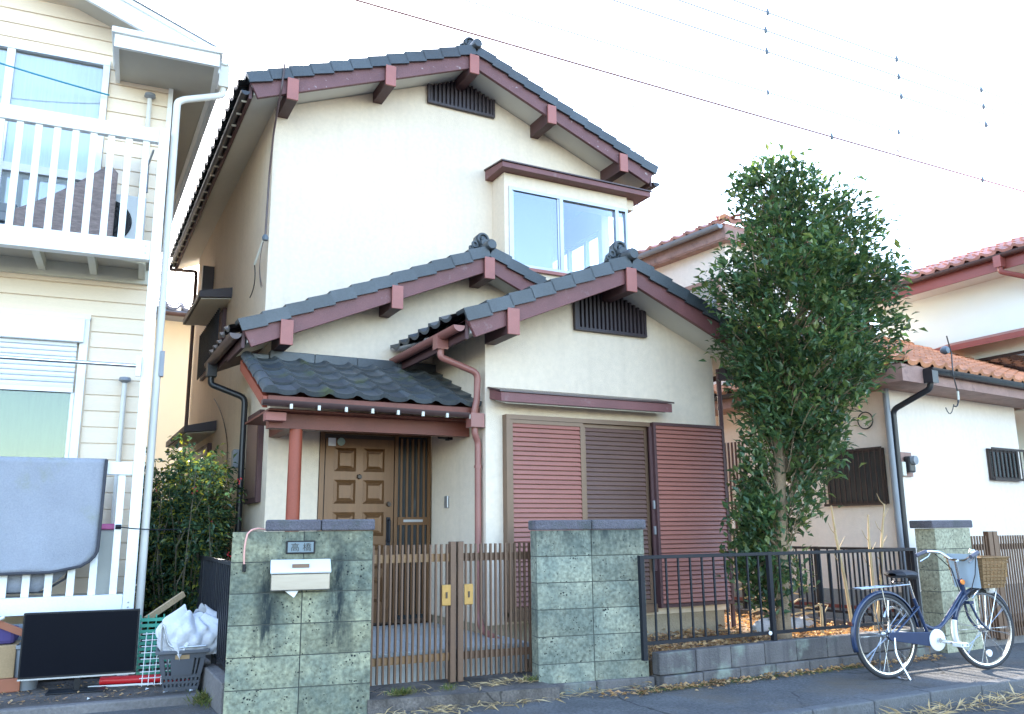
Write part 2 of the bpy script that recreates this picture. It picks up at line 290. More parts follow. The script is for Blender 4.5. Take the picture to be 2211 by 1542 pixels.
# ---------------------------------------------------------------- mesh helpers
class B:
    def __init__(s): s.v = []; s.f = []
    def add(s, vs, fs):
        o = len(s.v); s.v += [tuple(p) for p in vs]; s.f += [tuple(i+o for i in f) for f in fs]; return s
    def box(s, x0, x1, y0, y1, z0, z1, M=None):
        vs = [(x0,y0,z0),(x1,y0,z0),(x1,y1,z0),(x0,y1,z0),(x0,y0,z1),(x1,y0,z1),(x1,y1,z1),(x0,y1,z1)]
        if M is not None: vs = [M @ Vector(p) for p in vs]
        return s.add(vs, [(0,3,2,1),(4,5,6,7),(0,1,5,4),(1,2,6,5),(2,3,7,6),(3,0,4,7)])
    def bar(s, p0, p1, wx, wy, up=(0,0,1)):
        """square bar from p0 to p1, wx across, wy along up"""
        p0, p1 = Vector(p0), Vector(p1); d = (p1-p0); l = d.length; d.normalize()
        u = Vector(up); x = d.cross(u)
        if x.length < 1e-5: x = d.cross(Vector((1,0,0)))
        x.normalize(); y = x.cross(d)
        vs = []
        for t in (p0, p1):
            for a, b in ((-1,-1),(1,-1),(1,1),(-1,1)): vs.append(t + x*a*wx/2 + y*b*wy/2)
        return s.add(vs, [(0,1,2,3),(7,6,5,4),(0,4,5,1),(1,5,6,2),(2,6,7,3),(3,7,4,0)])
    def tube(s, pts, r, n=8, caps=True):
        pts = [Vector(p) for p in pts]; rs = r if isinstance(r, (list, tuple)) else [r]*len(pts)
        o = len(s.v); t0 = (pts[1]-pts[0]).normalized()
        a = t0.cross(Vector((0,0,1)));
        if a.length < 1e-3: a = t0.cross(Vector((1,0,0)))
        a.normalize()
        for i, p in enumerate(pts):
            if i == 0: t = pts[1]-pts[0]
            elif i == len(pts)-1: t = pts[-1]-pts[-2]
            else: t = (pts[i+1]-p).normalized() + (p-pts[i-1]).normalized()
            if t.length < 1e-9: t = t0
            t.normalize(); a = a - t*a.dot(t)
            if a.length < 1e-5: a = t.orthogonal()
            a.normalize(); b = t.cross(a)
            for k in range(n):
                q = 2*pi*k/n; s.v.append(tuple(p + (a*cos(q)+b*sin(q))*rs[i]))
        for i in range(len(pts)-1):
            for k in range(n):
                k2 = (k+1) % n; s.f.append((o+i*n+k, o+i*n+k2, o+(i+1)*n+k2, o+(i+1)*n+k))
        if caps:
            s.f.append(tuple(o+k for k in reversed(range(n)))); e = o+(len(pts)-1)*n; s.f.append(tuple(e+k for k in range(n)))
        return s
    def prism(s, poly, d0, d1, ax='y'):
        """extrude polygon (a,b) along axis ax from d0 to d1. ax y: (x,z); ax x: (y,z); ax z: (x,y)"""
        def P(a, b, d): return {'y': (a, d, b), 'x': (d, a, b), 'z': (a, b, d)}[ax]
        n = len(poly); vs = [P(a, b, d0) for a, b in poly] + [P(a, b, d1) for a, b in poly]
        fs = [tuple(range(n)), tuple(range(2*n-1, n-1, -1))]
        for i in range(n):
            j = (i+1) % n; fs.append((i, i+n, j+n, j))
        return s.add(vs, fs)
    def grid(s, fn, nu, nv):
        o = len(s.v)
        for i in range(nu+1):
            for j in range(nv+1): s.v.append(tuple(fn(i/nu, j/nv)))
        for i in range(nu):
            for j in range(nv):
                a = o+i*(nv+1)+j; s.f.append((a, a+nv+1, a+nv+2, a+1))
        return s
    def lathe(s, prof, n=16, c=(0,0,0), ax='z'):
        o = len(s.v)
        for r, h in prof:
            for k in range(n):
                q = 2*pi*k/n; x, y = r*cos(q), r*sin(q)
                p = {'z': (x, y, h), 'y': (x, h, y), 'x': (h, x, y)}[ax]
                s.v.append((c[0]+p[0], c[1]+p[1], c[2]+p[2]))
        for i in range(len(prof)-1):
            for k in range(n):
                k2 = (k+1) % n; s.f.append((o+i*n+k, o+i*n+k2, o+(i+1)*n+k2, o+(i+1)*n+k))
        return s
    def torus(s, c, R, r, ax='y', n=24, m=6, a0=0, a1=2*pi):
        full = abs(a1-a0-2*pi) < 1e-6; pts = []
        N = n if full else n+1
        o = len(s.v)
        for i in range(N):
            q = a0+(a1-a0)*i/n
            for k in range(m):
                w_ = 2*pi*k/m; rr = R+r*cos(w_); h = r*sin(w_)
                x, y = rr*cos(q), rr*sin(q)
                p = {'z': (x, y, h), 'y': (x, h, y), 'x': (h, x, y)}[ax]
                s.v.append((c[0]+p[0], c[1]+p[1], c[2]+p[2]))
        for i in range(n):
            i2 = (i+1) % N
            for k in range(m):
                k2 = (k+1) % m; s.f.append((o+i*m+k, o+i*m+k2, o+i2*m+k2, o+i2*m+k))
        return s
    def mesh(s, name, m=None, smooth=False):
        me = bpy.data.meshes.new(name); me.from_pydata(s.v, [], s.f)
        bm = bmesh.new(); bm.from_mesh(me); bmesh.ops.recalc_face_normals(bm, faces=bm.faces); bm.to_mesh(me); bm.free()
        if m: me.materials.append(MATS[m] if isinstance(m, str) else m)
        if smooth:
            for p in me.polygons: p.use_smooth = True
            try: me.set_sharp_from_angle(angle=radians(40))
            except Exception: pass
        return me
    def build(s, name, m, parent=None, smooth=False, bevel=0, **kw):
        return put(name, s.mesh(name, m, smooth), parent, bevel=bevel, **kw)
INV = {}
def put(name, me, parent=None, loc=None, rot=None, bevel=0, M=None, **kw):
    o = bpy.data.objects.new(name, me); C.objects.link(o)
    if parent is not None:
        o.parent = parent
        if parent.name in INV: o.matrix_parent_inverse = INV[parent.name]
    if M is not None: o.matrix_basis = M
    if loc is not None: o.location = loc
    if rot is not None: o.rotation_euler = rot
    if bevel:
        b = o.modifiers.new('bevel', 'BEVEL'); b.width = bevel; b.segments = 2; b.limit_method = 'ANGLE'; b.angle_limit = radians(50)
    for k, v in kw.items(): o[k] = v
    return o
def thing(name, label, cat, loc=(0,0,0), rz=0, group=None, world=True):
    """an Empty at a thing's base; world=True: its parts are given in world coordinates, else in its own"""
    o = bpy.data.objects.new(name, None); C.objects.link(o); o.location = loc; o.rotation_euler = (0, 0, rz)
    o.empty_display_size = .2
    o['label'] = label; o['category'] = cat
    if group: o['group'] = group
    if world: INV[o.name] = (Matrix.Translation(loc) @ Matrix.Rotation(rz, 4, 'Z')).inverted()
    return o
def tag(o, label, cat, group=None):
    o['label'] = label; o['category'] = cat
    if group: o['group'] = group
    return o
def struct(o): o['kind'] = 'structure'; return o
def stuff(o): o['kind'] = 'stuff'; return o
def one(b, name, m, label, cat, base, group=None, smooth=False, bevel=0):
    """a thing that is one mesh, its origin at its base"""
    b.v = [(p[0]-base[0], p[1]-base[1], p[2]-base[2]) for p in b.v]
    o = b.build(name, m, None, smooth, bevel, loc=base); return tag(o, label, cat, group)
def boxm(sx, sy, sz, m, name='box', cz=0):
    """box mesh centred in x,y; from cz"""
    return B().box(-sx/2, sx/2, -sy/2, sy/2, cz, cz+sz).mesh(name, m)
def bez(p0, p1, p2, n=8):
    p0, p1, p2 = Vector(p0), Vector(p1), Vector(p2)
    return [(1-t)**2*p0 + 2*t*(1-t)*p1 + t*t*p2 for t in [i/n for i in range(n+1)]]
def smooth_path(pts, k=4):
    """rounded polyline through corners"""
    pts = [Vector(p) for p in pts]; out = [pts[0]]
    for i in range(1, len(pts)-1):
        a, b, c = pts[i-1], pts[i], pts[i+1]
        r = min((b-a).length, (c-b).length)*.35; r = min(r, .06)
        out += bez(b+(a-b).normalized()*r, b, b+(c-b).normalized()*r, k)
    out.append(pts[-1]); return out
def half_gutter(b, p0, p1, r, n=8):
    """open half-round gutter between two points"""
    p0, p1 = Vector(p0), Vector(p1); d = (p1-p0).normalized(); x = d.cross(Vector((0,0,1))).normalized(); z = Vector((0,0,1))
    for rr, flip in ((r, 1), (r-.006, -1)):
        o = len(b.v)
        for p in (p0, p1):
            for k in range(n+1):
                a = pi + pi*k/n; b.v.append(tuple(p + x*cos(a)*rr + z*sin(a)*rr))
        for k in range(n): b.f.append((o+k, o+k+1, o+n+2+k, o+n+1+k))
    o = len(b.v)
    for p in (p0, p1):   # end caps
        i = len(b.v)
        for k in range(n+1):
            a = pi + pi*k/n; b.v.append(tuple(p + x*cos(a)*r + z*sin(a)*r))
        b.f.append(tuple(range(i, i+n+1)))
    return b

# ---------------------------------------------------------------- roof tile meshes (one of each, shared)
def pantile(m, wd=.265, ln=.265, th=.022, amp=.034, lip=.03, name='roof_tile'):
    """wavy tile: x across, y up the slope, z out; front lip at y=0"""
    b = B(); n = 9
    def prof(t):   # t 0..1 across: a roll on one side, a shallow pan on the other
        if t < .32: return amp*sin(pi*t/.32)
        return -amp*.55*sin(pi*(t-.32)/.68)
    for y, dz in ((0, .028), (ln+.03, 0.0)):
        for i in range(n): b.v.append(((i/(n-1)-.5)*wd, y, prof(i/(n-1))+dz))
    for i in range(n): b.v.append(((i/(n-1)-.5)*wd, 0, prof(i/(n-1))+.028-lip))
    for i in range(n-1):
        b.f.append((i, i+1, n+i+1, n+i)); b.f.append((2*n+i, 2*n+i+1, i+1, i))
    # sides
    return b.mesh(name, m, True)
def verge_mesh(m, ln=.265, wd=.17, drop=.085, name='verge_tile'):
    b = B(); b.box(-wd, 0, 0, ln, .0, .035); b.box(-.028, 0, 0, ln, -drop, .0)
    for i in range(len(b.v)):
        x, y, z = b.v[i]; b.v[i] = (x, y, z + .022*(1-y/ln))
    return b.mesh(name, m)
def roll_mesh(m, r=.06, ln=.26, name='ridge_cap'):
    b = B(); n = 8
    for y, k in ((0, 1.1), (.03, 1.1), (.03, 1.0), (ln+.01, .95)):
        for i in range(n+1):
            a = pi*i/n; b.v.append((r*k*cos(a), y, r*k*sin(a)))
    for j in range(3):
        for i in range(n): b.f.append((j*(n+1)+i, j*(n+1)+i+1, (j+1)*(n+1)+i+1, (j+1)*(n+1)+i))
    b.f.append(tuple(range(n+1)))
    return b.mesh(name, m, True)
def slope_matrix(origin, across, up):
    a = Vector(across).normalized(); u = Vector(up).normalized(); z = a.cross(u).normalized()
    m = Matrix((a, u, z)).transposed().to_4x4(); m.translation = Vector(origin); return m
def ridge_end(b, x, y, z, s=1.0):
    """ornamental ridge-end tile facing -y: round disc, scrolls and shoulders, thickness along y"""
    b.lathe([(0, -.03*s), (.055*s, -.03*s), (.062*s, -.015*s), (.062*s, .10*s), (0, .10*s)], 16, (x, y-.05*s, z+.06*s), 'y')
    b.prism([(x+p*s, z+q*s) for p, q in ((-.20, -.06), (.20, -.06), (.17, .03), (.12, .07), (.11, .15), (.06, .205), (0, .22), (-.06, .205), (-.11, .15), (-.12, .07), (-.17, .03))], y, y+.07*s, 'y')
    b.torus((x, y-.012*s, z+.13*s), .075*s, .020*s, 'y', 20, 6)
    b.lathe([(0, -.035*s), (.035*s, -.03*s), (.04*s, 0), (.04*s, .05*s)], 12, (x, y, z+.13*s), 'y')
    for sg in (-1, 1):
        b.torus((x+sg*.125*s, y-.01*s, z+.035*s), .038*s, .016*s, 'y', 14, 6)
        b.torus((x+sg*.18*s, y-.005*s, z-.02*s), .026*s, .013*s, 'y', 12, 6)
    return b
# ================================================================ the setting
def slab(name, m, x0, x1, y0, y1, z0, z1, parent=None):
    return struct(B().box(x0, x1, y0, y1, z0, z1).build(name, m, parent))
struct(B().add([(-150,-60,-.30),(170,-60,-.30),(170,260,-.30),(-150,260,-.30)], [(0,1,2,3)]).build('ground', 'kerb'))
slab('road', 'road', -60, 80, -6, 4.44, -.29, -.17)
pave = slab('pavement', 'asphalt', -60, 80, 4.545, 7.05, -.29, -.06)
for i in range(38):   # kerb stones, one by one
    x0 = -2.0+.6*i
    B().box(x0+.004, x0+.596, 4.43, 4.54, -.26, -.052+random.uniform(-.004, .004)).build('kerb_stone', 'kerb', pave, bevel=.012)
yard = slab('yard', 'soil', 4.24, 7.55, 5.72, 6.1, -.29, .12); slab('back_yard', 'soil', 3.47, 7.55, 6.1, 17.0, -.29, .12); slab('entrance_path', 'apron', 1.16, 3.468, 6.10, 17.0, -.29, .026)
slab('back_ground', 'concrete', -14, 1.15, 8.0, 34, -.29, -.012)
slab('neighbour_yard', 'concrete', 7.56, 30, 5.75, 34, -.29, .06)

# ================================================================ main house (world coordinates)
XL, XR, YD, YU, YW, XW, YB = 1.70, 6.16, 8.30, 8.75, 7.00, 3.40, 14.6
house = thing('two_storey_house', 'cream stucco two storey house with dark tiled gables and plum bargeboards', 'house', (3.9, 8.3, 0))
def T(x): return x

# ---- walls
wl = B()
wl.prism([(YD, .12), (YB, .12), (YB, 5.75), (YU, 5.75), (YU, 3.06), (YD, 3.06)], XL, XL+.12, 'x')            # left side
zm = lambda x: 4.13-.434*abs(x-3.90)-.10
wl.prism([(XL+.12, .12), (2.20, .12), (2.20, zm(2.20)), (XL+.12, zm(XL+.12))], YD, YD+.12, 'y')                  # door wall
wl.prism([(2.20, 2.19), (4.6, 2.19), (4.6, zm(4.6)), (3.9, zm(3.9)), (2.20, zm(2.20))], YD, YD+.12, 'y')
wl.box(XL+.12, XR-.12, YB-.12, YB, .12, 5.7)
lower = wl.build('side_wall', 'stucco', house)
uw = B()                                                                                                        # upper gable wall with the bay opening
def zs(x): return 6.79-.403*abs(x-3.93)-.15
uw.prism([(XL+.12, 3.0), (4.36, 3.0), (4.36, zs(4.36)), (3.93, zs(3.93)), (XL+.12, zs(XL+.12)), ], YU, YU+.12, 'y')
uw.box(4.36, XR, YU, YU+.12, 3.0, 4.03)
uw.prism([(4.36, 5.40), (XR, 5.40), (XR, zs(XR)), (4.36, zs(4.36))], YU, YU+.12, 'y')
uw.build('upper_wall', 'stucco', house)
B().box(XL-.004, XL+.118, YU-.003, YU+.05, 3.0, 5.70).build('corner_wall', 'stucco', house)
rw = B()                                                                                                        # right wall with a window
rw.box(XR-.12, XR, YW+.12, YU+.12, .12, 2.85); rw.box(XR-.12, XR, YU+.12, YB-.12, .12, 4.2)
rw.box(XR-.12, XR, YU+.12, 8.95, 4.2, 5.7); rw.box(XR-.12, XR, 10.6, YB-.12, 4.2, 5.7); rw.box(XR-.12, XR, 8.95, 10.6, 5.08, 5.7)
rw.build('right_wall', 'stucco', house)
ww = B()                                                                                                        # front wing
def zw(x): return 3.736-.426*abs(x-4.78)-.13
ww.prism([(XW, .33), (XR, .33), (XR, zw(XR)), (4.78, zw(4.78)), (XW, zw(XW))], YW, YW+.12, 'y')
ww.box(XW, XW+.12, YW+.12, YD, .33, 3.1)
ww.build('wing_wall', 'stucco', house)
fw = B(); fw.box(XW+.02, XR-.02, YW+.02, YW+.14, 0, .328); fw.box(XW+.02, XW+.14, YW+.14, YD, 0, .328)
fw.build('foundation', 'found_tan', house)
# ---- room behind the bay window
ri = B()
ri.box(XL+.13, XR-.13, YU+.121, 12.5, 3.90, 3.95); ri.box(XL+.13, XR-.121, YU+.121, 12.5, 5.47, 5.53)
ri.box(XL+.13, XR-.13, 12.4, 12.5, 3.95, 5.47); ri.box(3.0, 3.05, YU+.13, 12.4, 3.95, 5.47)
ri.build('room_lining', 'interior', house)
sw = B()
for y0, y1 in ((8.95, 9.0), (9.30, 9.36), (9.75, 9.8), (10.55, 10.6)): sw.box(XR-.10, XR-.04, y0, y1, 4.2, 5.08)
for z0 in (4.2, 5.04): sw.box(XR-.099, XR-.041, 9.0, 10.55, z0, z0+.04)
f = sw.build('side_window', 'alu_white', house)
B().box(XR-.075, XR-.071, 9.0, 10.55, 4.24, 5.04).build('pane', 'glass', f)

# ---- gable roofs
TILE = pantile('tile'); VERGE_L = verge_mesh('tile')
VERGE_R = B(); _b = B(); _b.box(0, .17, 0, .265, 0, .035); _b.box(0, .028, 0, .265, -.085, 0)
_b.v = [(x, y, z+.022*(1-y/.265)) for x, y, z in _b.v]; VERGE_R = _b.mesh('verge_tile', 'tile')
ROLL = roll_mesh('tile', .052)
EX = .238
def gable(pre, cx, zA, s, xl, xr, yb, yl, yr, bm, purl, ywall, hb=.20, worn=False, ridge_to=None, eave_l=True, eave_r=True, dt=.075):
    """a gable roof facing -y. pre is the front outline's own look; returns the roof part"""
    zt = lambda x: zA - s*abs(x-cx)
    al = atan2(s, 1)
    # deck + soffit (one slab a side)
    rb = B()
    for x, ye in ((xl, yl), (xr, yr)):
        rb.prism([(x, zt(x)-.002), (cx, zA-.002), (cx, zA-dt), (x, zt(x)-dt)], yb+.047, ye, 'y')
    roof = rb.build('roof', 'purlin', house)
    sb = B()
    for x, ye in ((xl, yl), (xr, yr)):
        sg = 1 if x < cx else -1
        sb.prism([(x+sg*.05, zt(x+sg*.05)-dt-.002), (cx, zA-dt-.002), (cx, zA-dt-.065), (x+sg*.05, zt(x+sg*.05)-dt-.065)], yb+.048, ye, 'y')
    sb.build('soffit', 'soffit', roof)
    # bargeboards
    for x in (xl, xr):
        sg = 1 if x < cx else -1
        bb = B(); k = hb*.42
        bb.prism([(x, zt(x)), (cx, zA), (cx, zA-hb), (x+sg*k, zt(x+sg*k)-hb)], yb, yb+.045, 'y')
        bb.build('bargeboard', bm, roof, bevel=.004)
        # dark drip strip under the tiles
        B().prism([(x, zt(x)+.022), (cx, zA+.022), (cx, zA+.003), (x, zt(x)+.003)], yb-.012, yb+.05, 'y').build('drip_edge', 'gutter_black', roof)
    # purlins
    for px_ in purl:
        zt_ = zt(px_)-.055
        p = B().box(px_-.055, px_+.055, yb-.02, ywall, zt_-.235, zt_).build('purlin', 'purlin', roof)
        B().box(px_-.060, px_+.060, yb-.045, yb-.021, zt_-.24, zt_+.004).build('end_cap', 'purlin_cap', p, bevel=.004)
    # fascia at the eaves
    for x, ye, on in ((xl, yl, eave_l), (xr, yr, eave_r)):
        sg = 1 if x < cx else -1
        B().box(min(x, x+sg*.03), max(x, x+sg*.03), yb+.05, ye, zt(x)-.17, zt(x)-.004).build('fascia', 'purlin', roof)
    # tiles
    for x, ye, a, up, vm in ((xl, yl, (0,-1,0), (1,0,s), VERGE_L), (xr, yr, (0,1,0), (-1,0,s), VERGE_R)):
        sg = 1 if x < cx else -1
        Ls = abs(cx-x)*sqrt(1+s*s); n = int(round(Ls/EX)); ex = Ls/n
        zo = .045
        for i in range(n):
            d = i*ex
            base = Vector((x-sg*.035, yb-.04, zt(x)+.03)) + Vector((sg*1, 0, s)).normalized()*d
            m = slope_matrix(base + Vector((0, 0, .0)), a, up); m = m @ Matrix.Diagonal((1, ex/.265*1.05, 1, 1))
            put('verge_tile', vm, roof, M=m @ Matrix.Translation((0, 0, random.uniform(-.002, .002))))
        cols = int((ye-(yb+.12))/.262)
        fb = B()
        for c in range(cols):
            y = yb+.13+.131+c*.262
            for i in range(n):
                d = i*ex
                base = Vector((x-sg*.10, y, zt(x)+.05-.05*s)) + Vector((sg*1, 0, s)).normalized()*d
                m = slope_matrix(base, a, up)
                if i == 0: put('eave_tile', TILE, roof, M=m)
                else:
                    o = len(fb.v); fb.v += [tuple(m @ v.co) for v in TILE.vertices]; fb.f += [tuple(j+o for j in p.vertices) for p in TILE.polygons]
        if fb.v: stuff(fb.build('tile_field', 'tile', roof, smooth=True))
    # ridge
    ye = ridge_to or min(yl, yr)
    B().box(cx-.085, cx+.085, yb+.10, ye, zA+.02, zA+.085).build('ridge_base', 'tile', roof, bevel=.01)
    y = yb+.10
    while y < ye-.15:
        put('ridge_cap', ROLL, roof, loc=(cx, y, zA+.085)); y += .24
    return roof
up_purl = [1.78, 2.86, 3.90, 4.96, 6.02]
r_up = gable('upper', 3.93, 6.79, .403, 1.35, 6.52, 8.32, 15.05, 15.05, 'barge_worn', up_purl, YU, hb=.20)
r_mid = gable('middle', 3.90, 4.13, .434, 1.344, 6.45, 7.92, YU, YU, 'barge', [1.74, 2.84, 3.89], YD, hb=.20)
r_wing = gable('wing', 4.78, 3.736, .426, 3.013, 6.55, 6.55, 8.32, 8.32, 'barge', [3.45, 4.77], YW, hb=.19, ridge_to=8.2)
B().box(3.71, 3.84, 7.0-.02, 7.0+.0, 3.0, 3.01)
# side strip of the middle roof running back along the left wall
rb = B(); z0 = 4.13-.434*(3.90-1.344)
rb.prism([(1.344, z0), (1.698, z0+.434*.354), (1.698, z0+.434*.354-.14), (1.344, z0-.14)], YU+.005, 9.55, 'y')
strip = rb.build('side_roof', 'purlin', house)
for c in range(3):
    for i in range(2):
        put('roof_tile', TILE, strip, M=slope_matrix(Vector((1.294, 8.92+.262*c, z0+.05))+Vector((1, 0, .434)).normalized()*i*EX, (0,-1,0), (1,0,.434)))
# ornaments at the ridge ends
for cx, zA, yb, rf in ((3.93, 6.79, 8.32, r_up), (3.90, 4.13, 7.92, r_mid), (4.78, 3.736, 6.55, r_wing)):
    B().lathe([(0, -.035), (.05, -.035), (.062, -.015), (.062, .12), (0, .12)], 16, (cx, yb-.05, zA+.085), 'y').build('ridge_disc', 'tile', rf, smooth=True)
    ridge_end(B(), cx, yb+.16, zA+.11, .80).build('ridge_ornament', 'tile', rf, smooth=True)

# ---- gable vents
def vent(x0, x1, z0, zf, y, n):
    zl, zr, cxm = zf(x0), zf(x1), (x0+x1)/2
    bk = B(); bk.prism([(x0, z0), (x1, z0), (x1, zr-.01), (cxm, max(zf(cxm), zl)-.01), (x0, zl-.01)], y-.008, y-.002, 'y')
    v = bk.build('gable_vent', 'dark_plum', house)
    fr = B(); fr.box(x0-.02, x1+.02, y-.05, y-.009, z0-.03, z0); fr.box(x0-.02, x0+.008, y-.049, y-.009, z0, zl-.005); fr.box(x1-.008, x1+.02, y-.049, y-.009, z0, zr-.005)
    fr.build('vent_frame', 'dark_plum', v)
    for i in range(n):
        xx = x0+(i+.5)/n*(x1-x0); B().box(xx-.012, xx+.012, y-.042, y-.012, z0, zf(xx)-.012).build('slat', 'dark_plum', v)
vent(3.50, 4.36, 6.25, zs, YU, 16)
vent(4.40, 5.24, 3.145, zw, YW, 17)

# ---- bay window on the upper floor
BX0, BX1, BY = 4.353, 6.14, 8.42
bay = B()
bay.box(BX0, BX1, BY, YU, 4.02, 4.20); bay.box(BX0, BX1, BY, YU, 5.21, 5.37)
bay.box(BX0, BX0+.06, BY, YU, 4.20, 5.21)
bay_o = bay.build('bay_window', 'stucco', house)
fr = B()
for x0, x1 in ((4.413, 4.453), (5.115, 5.165), (5.945, 5.995), (BX1-.04, BX1)): fr.box(x0, x1, BY-.012, BY+.04, 4.205, 5.205)
for z0, z1 in ((4.205, 4.245), (5.165, 5.205)): fr.box(4.453, BX1-.04, BY-.011, BY+.039, z0, z1)
fr.box(4.453, 4.478, BY+.002, BY+.03, 4.245, 5.165); fr.box(5.09, 5.115, BY+.002, BY+.03, 4.245, 5.165)
fr.build('window_frame', 'metal_grey', bay_o)
glass_mat('glass_bay', (.55, .60, .66), .17, .8)
B().box(4.478, 5.09, BY+.012, BY+.016, 4.245, 5.165).build('pane', 'glass_bay', bay_o)
B().box(5.165, 5.945, BY+.022, BY+.026, 4.245, 5.165).build('pane', 'glass', bay_o)
B().box(5.995, BX1-.04, BY+.022, BY+.026, 4.245, 5.165).build('pane', 'glass', bay_o)
B().box(BX1-.02, BX1-.016, BY+.05, YU-.02, 4.24, 5.16).build('pane', 'glass', bay_o)
cb = B(); cb.box(4.46, 5.12, 8.62, 8.625, 4.1, 5.2); cb.build('blind', 'pipe_grey', bay_o)
B().box(4.39, BX1+.03, BY-.045, BY-.013, 4.165, 4.204).build('sill', 'purlin_cap', bay_o)
br = B(); br.prism([(8.28, 5.375), (YU, 5.375), (YU, 5.50), (8.28, 5.44)], 4.26, 6.42, 'x'); br.build('bay_roof', 'barge', bay_o, bevel=.004)
B().prism([(8.26, 5.442), (YU, 5.502), (YU, 5.518), (8.26, 5.458)], 4.245, 6.435, 'x').build('bay_flashing', 'gutter', bay_o)
B().box(6.14, 6.28, BY+.05, YU, 5.23, 5.37).build('bay_end', 'stucco', bay_o)

# ---- gutters
g = half_gutter(B(), (1.315, 8.36, 5.655), (1.315, 15.0, 5.69), .045).build('gutter', 'gutter_black', house, smooth=True)
for i in range(22): B().box(1.30, 1.36, 8.5+.3*i-.01, 8.5+.3*i+.01, 5.595, 5.61).build('bracket', 'white_clip', g)
g = half_gutter(B(), (6.59, 8.36, 5.64), (6.59, 15.0, 5.66), .055).build('gutter', 'gutter_black', house, smooth=True)
half_gutter(B(), (1.285, 7.95, 2.98), (1.285, 9.55, 2.97), .055).build('gutter', 'gutter', house, smooth=True)
half_gutter(B(), (2.955, 6.60, 2.93), (2.955, 8.28, 2.93), .055).build('gutter', 'downpipe', house, smooth=True)
half_gutter(B(), (6.62, 6.60, 2.92), (6.62, 9.0, 2.92), .055).build('gutter', 'gutter', house, smooth=True)
# downpipes
dp = B(); dp.box(2.90, 3.01, 6.97, 7.08, 2.79, 2.93)
dp.tube(smooth_path([(2.955, 7.02, 2.80), (2.955, 7.02, 2.72), (3.33, 7.02, 2.60), (3.33, 7.04, 2.34), (3.31, 7.05, 2.25), (3.31, 7.06, 2.18)]), .032, 10)
dp.build('downpipe', 'downpipe', house, smooth=True)
dp = B(); dp.box(3.25, 3.385, 6.99, 7.11, 2.09, 2.22)
dp.tube(smooth_path([(3.315, 7.05, 2.10), (3.315, 7.05, 2.03), (3.355, 7.07, 1.96), (3.355, 7.07, .42), (3.355, 7.0, .30), (3.44, 6.55, .16)]), .031, 10)
pi_ = dp.build('downpipe', 'downpipe', house, smooth=True)
for z in (1.72, .95): B().lathe([(.034, 0), (.038, 0), (.038, .025), (.034, .025)], 10, (3.355, 7.07, z)).build('collar', 'downpipe', pi_)
dp = B(); dp.box(1.235, 1.335, 9.30, 9.42, 2.80, 2.95)
dp.tube(smooth_path([(1.285, 9.36, 2.82), (1.285, 9.36, 2.72), (1.63, 9.26, 2.58), (1.63, 9.26, .15)]), .033, 10); dp.build('downpipe', 'gutter_black', house, smooth=True)
dp = B(); dp.tube(smooth_path([(1.285, 14.9, 5.65), (1.285, 14.9, 5.58), (1.63, 14.3, 5.42), (1.63, 14.3, .15)]), .030, 10); dp.build('downpipe', 'gutter', house, smooth=True)
dp = B(); dp.tube(smooth_path([(6.20, 6.96, 2.85), (6.20, 6.96, .15)]), .026, 8); dp.build('downpipe', 'purlin', house, smooth=True)
dp = B(); dp.box(6.185, 6.43, 6.83, 6.93, 2.72, 2.86); dp.tube(smooth_path([(6.60, 6.72, 2.88), (6.60, 6.72, 2.78), (6.32, 6.86, 2.74)]), .03, 8); dp.build('gutter_outlet', 'dark_plum', house)

# ---- shutters of the front wing
def shutter(x0, x1, z0, z1, y, m, n, frame=.035, fm='bronze_frame'):
    bk = B().box(x0, x1, y, YW-.002, z0, z1).build('shutter', fm, house)
    pz = (z1-z0-2*frame)/n
    sl = B(); wdt = (x1-x0)/2-frame
    sl.prism([(0, 0), (-.019, .003), (-.023, .008), (-.012, pz*.90), (0, pz*.92)], -wdt, wdt, 'x')
    me = sl.mesh('slat', m)
    for i in range(n): put('slat', me, bk, loc=((x0+x1)/2, y-.001, z0+frame+pz*i+.004))
    fb = B(); fb.box(x0, x0+frame, y-.026, y-.001, z0, z1); fb.box(x1-frame, x1, y-.026, y-.001, z0, z1); fb.box(x0+frame, x1-frame, y-.026, y-.001, z1-frame, z1); fb.box(x0+frame, x1-frame, y-.026, y-.001, z0, z0+frame)
    fb.build('shutter_frame', fm, bk)
    return bk
shutter(3.61, 4.42, .44, 2.17, YW-.05, 'shutter_red', 38)
shutter(4.43, 5.205, .44, 2.17, YW-.015, 'shutter_brown_shaded', 38)
shutter(5.225, 6.15, .40, 2.215, YW-.105, 'shutter_red', 40, .03, 'purlin')
fb = B(); fb.box(3.575, 5.22, YW-.085, YW-.001, 2.172, 2.215); fb.box(3.575, 3.609, YW-.085, YW-.001, .40, 2.172); fb.box(3.575, 5.22, YW-.085, YW-.001, .36, .438)
fb.build('shutter_rail', 'bronze_frame', house)
B().box(5.19, 5.224, YW-.10, YW-.086, .75, 2.17).build('shutter_edge', 'purlin', house)
for z in (1.35, 1.10): B().box(5.195, 5.215, YW-.118, YW-.101, z, z+.08).build('latch', 'metal_grey', house)
# awning board above
aw = B(); aw.prism([(6.75, 2.305), (YW-.003, 2.36), (YW-.003, 2.455), (6.75, 2.392)], 3.44, 5.38, 'x')
aw_o = aw.build('window_awning', 'barge', house, bevel=.004)
B().prism([(6.735, 2.394), (YW-.003, 2.458), (YW-.003, 2.474), (6.735, 2.410)], 3.42, 5.40, 'x').build('flashing', 'gutter', aw_o)
B().prism([(6.79, 2.296), (YW-.003, 2.345), (YW-.003, 2.357), (6.79, 2.312)], 3.50, 5.32, 'x').build('awning_soffit', 'soffit', aw_o)

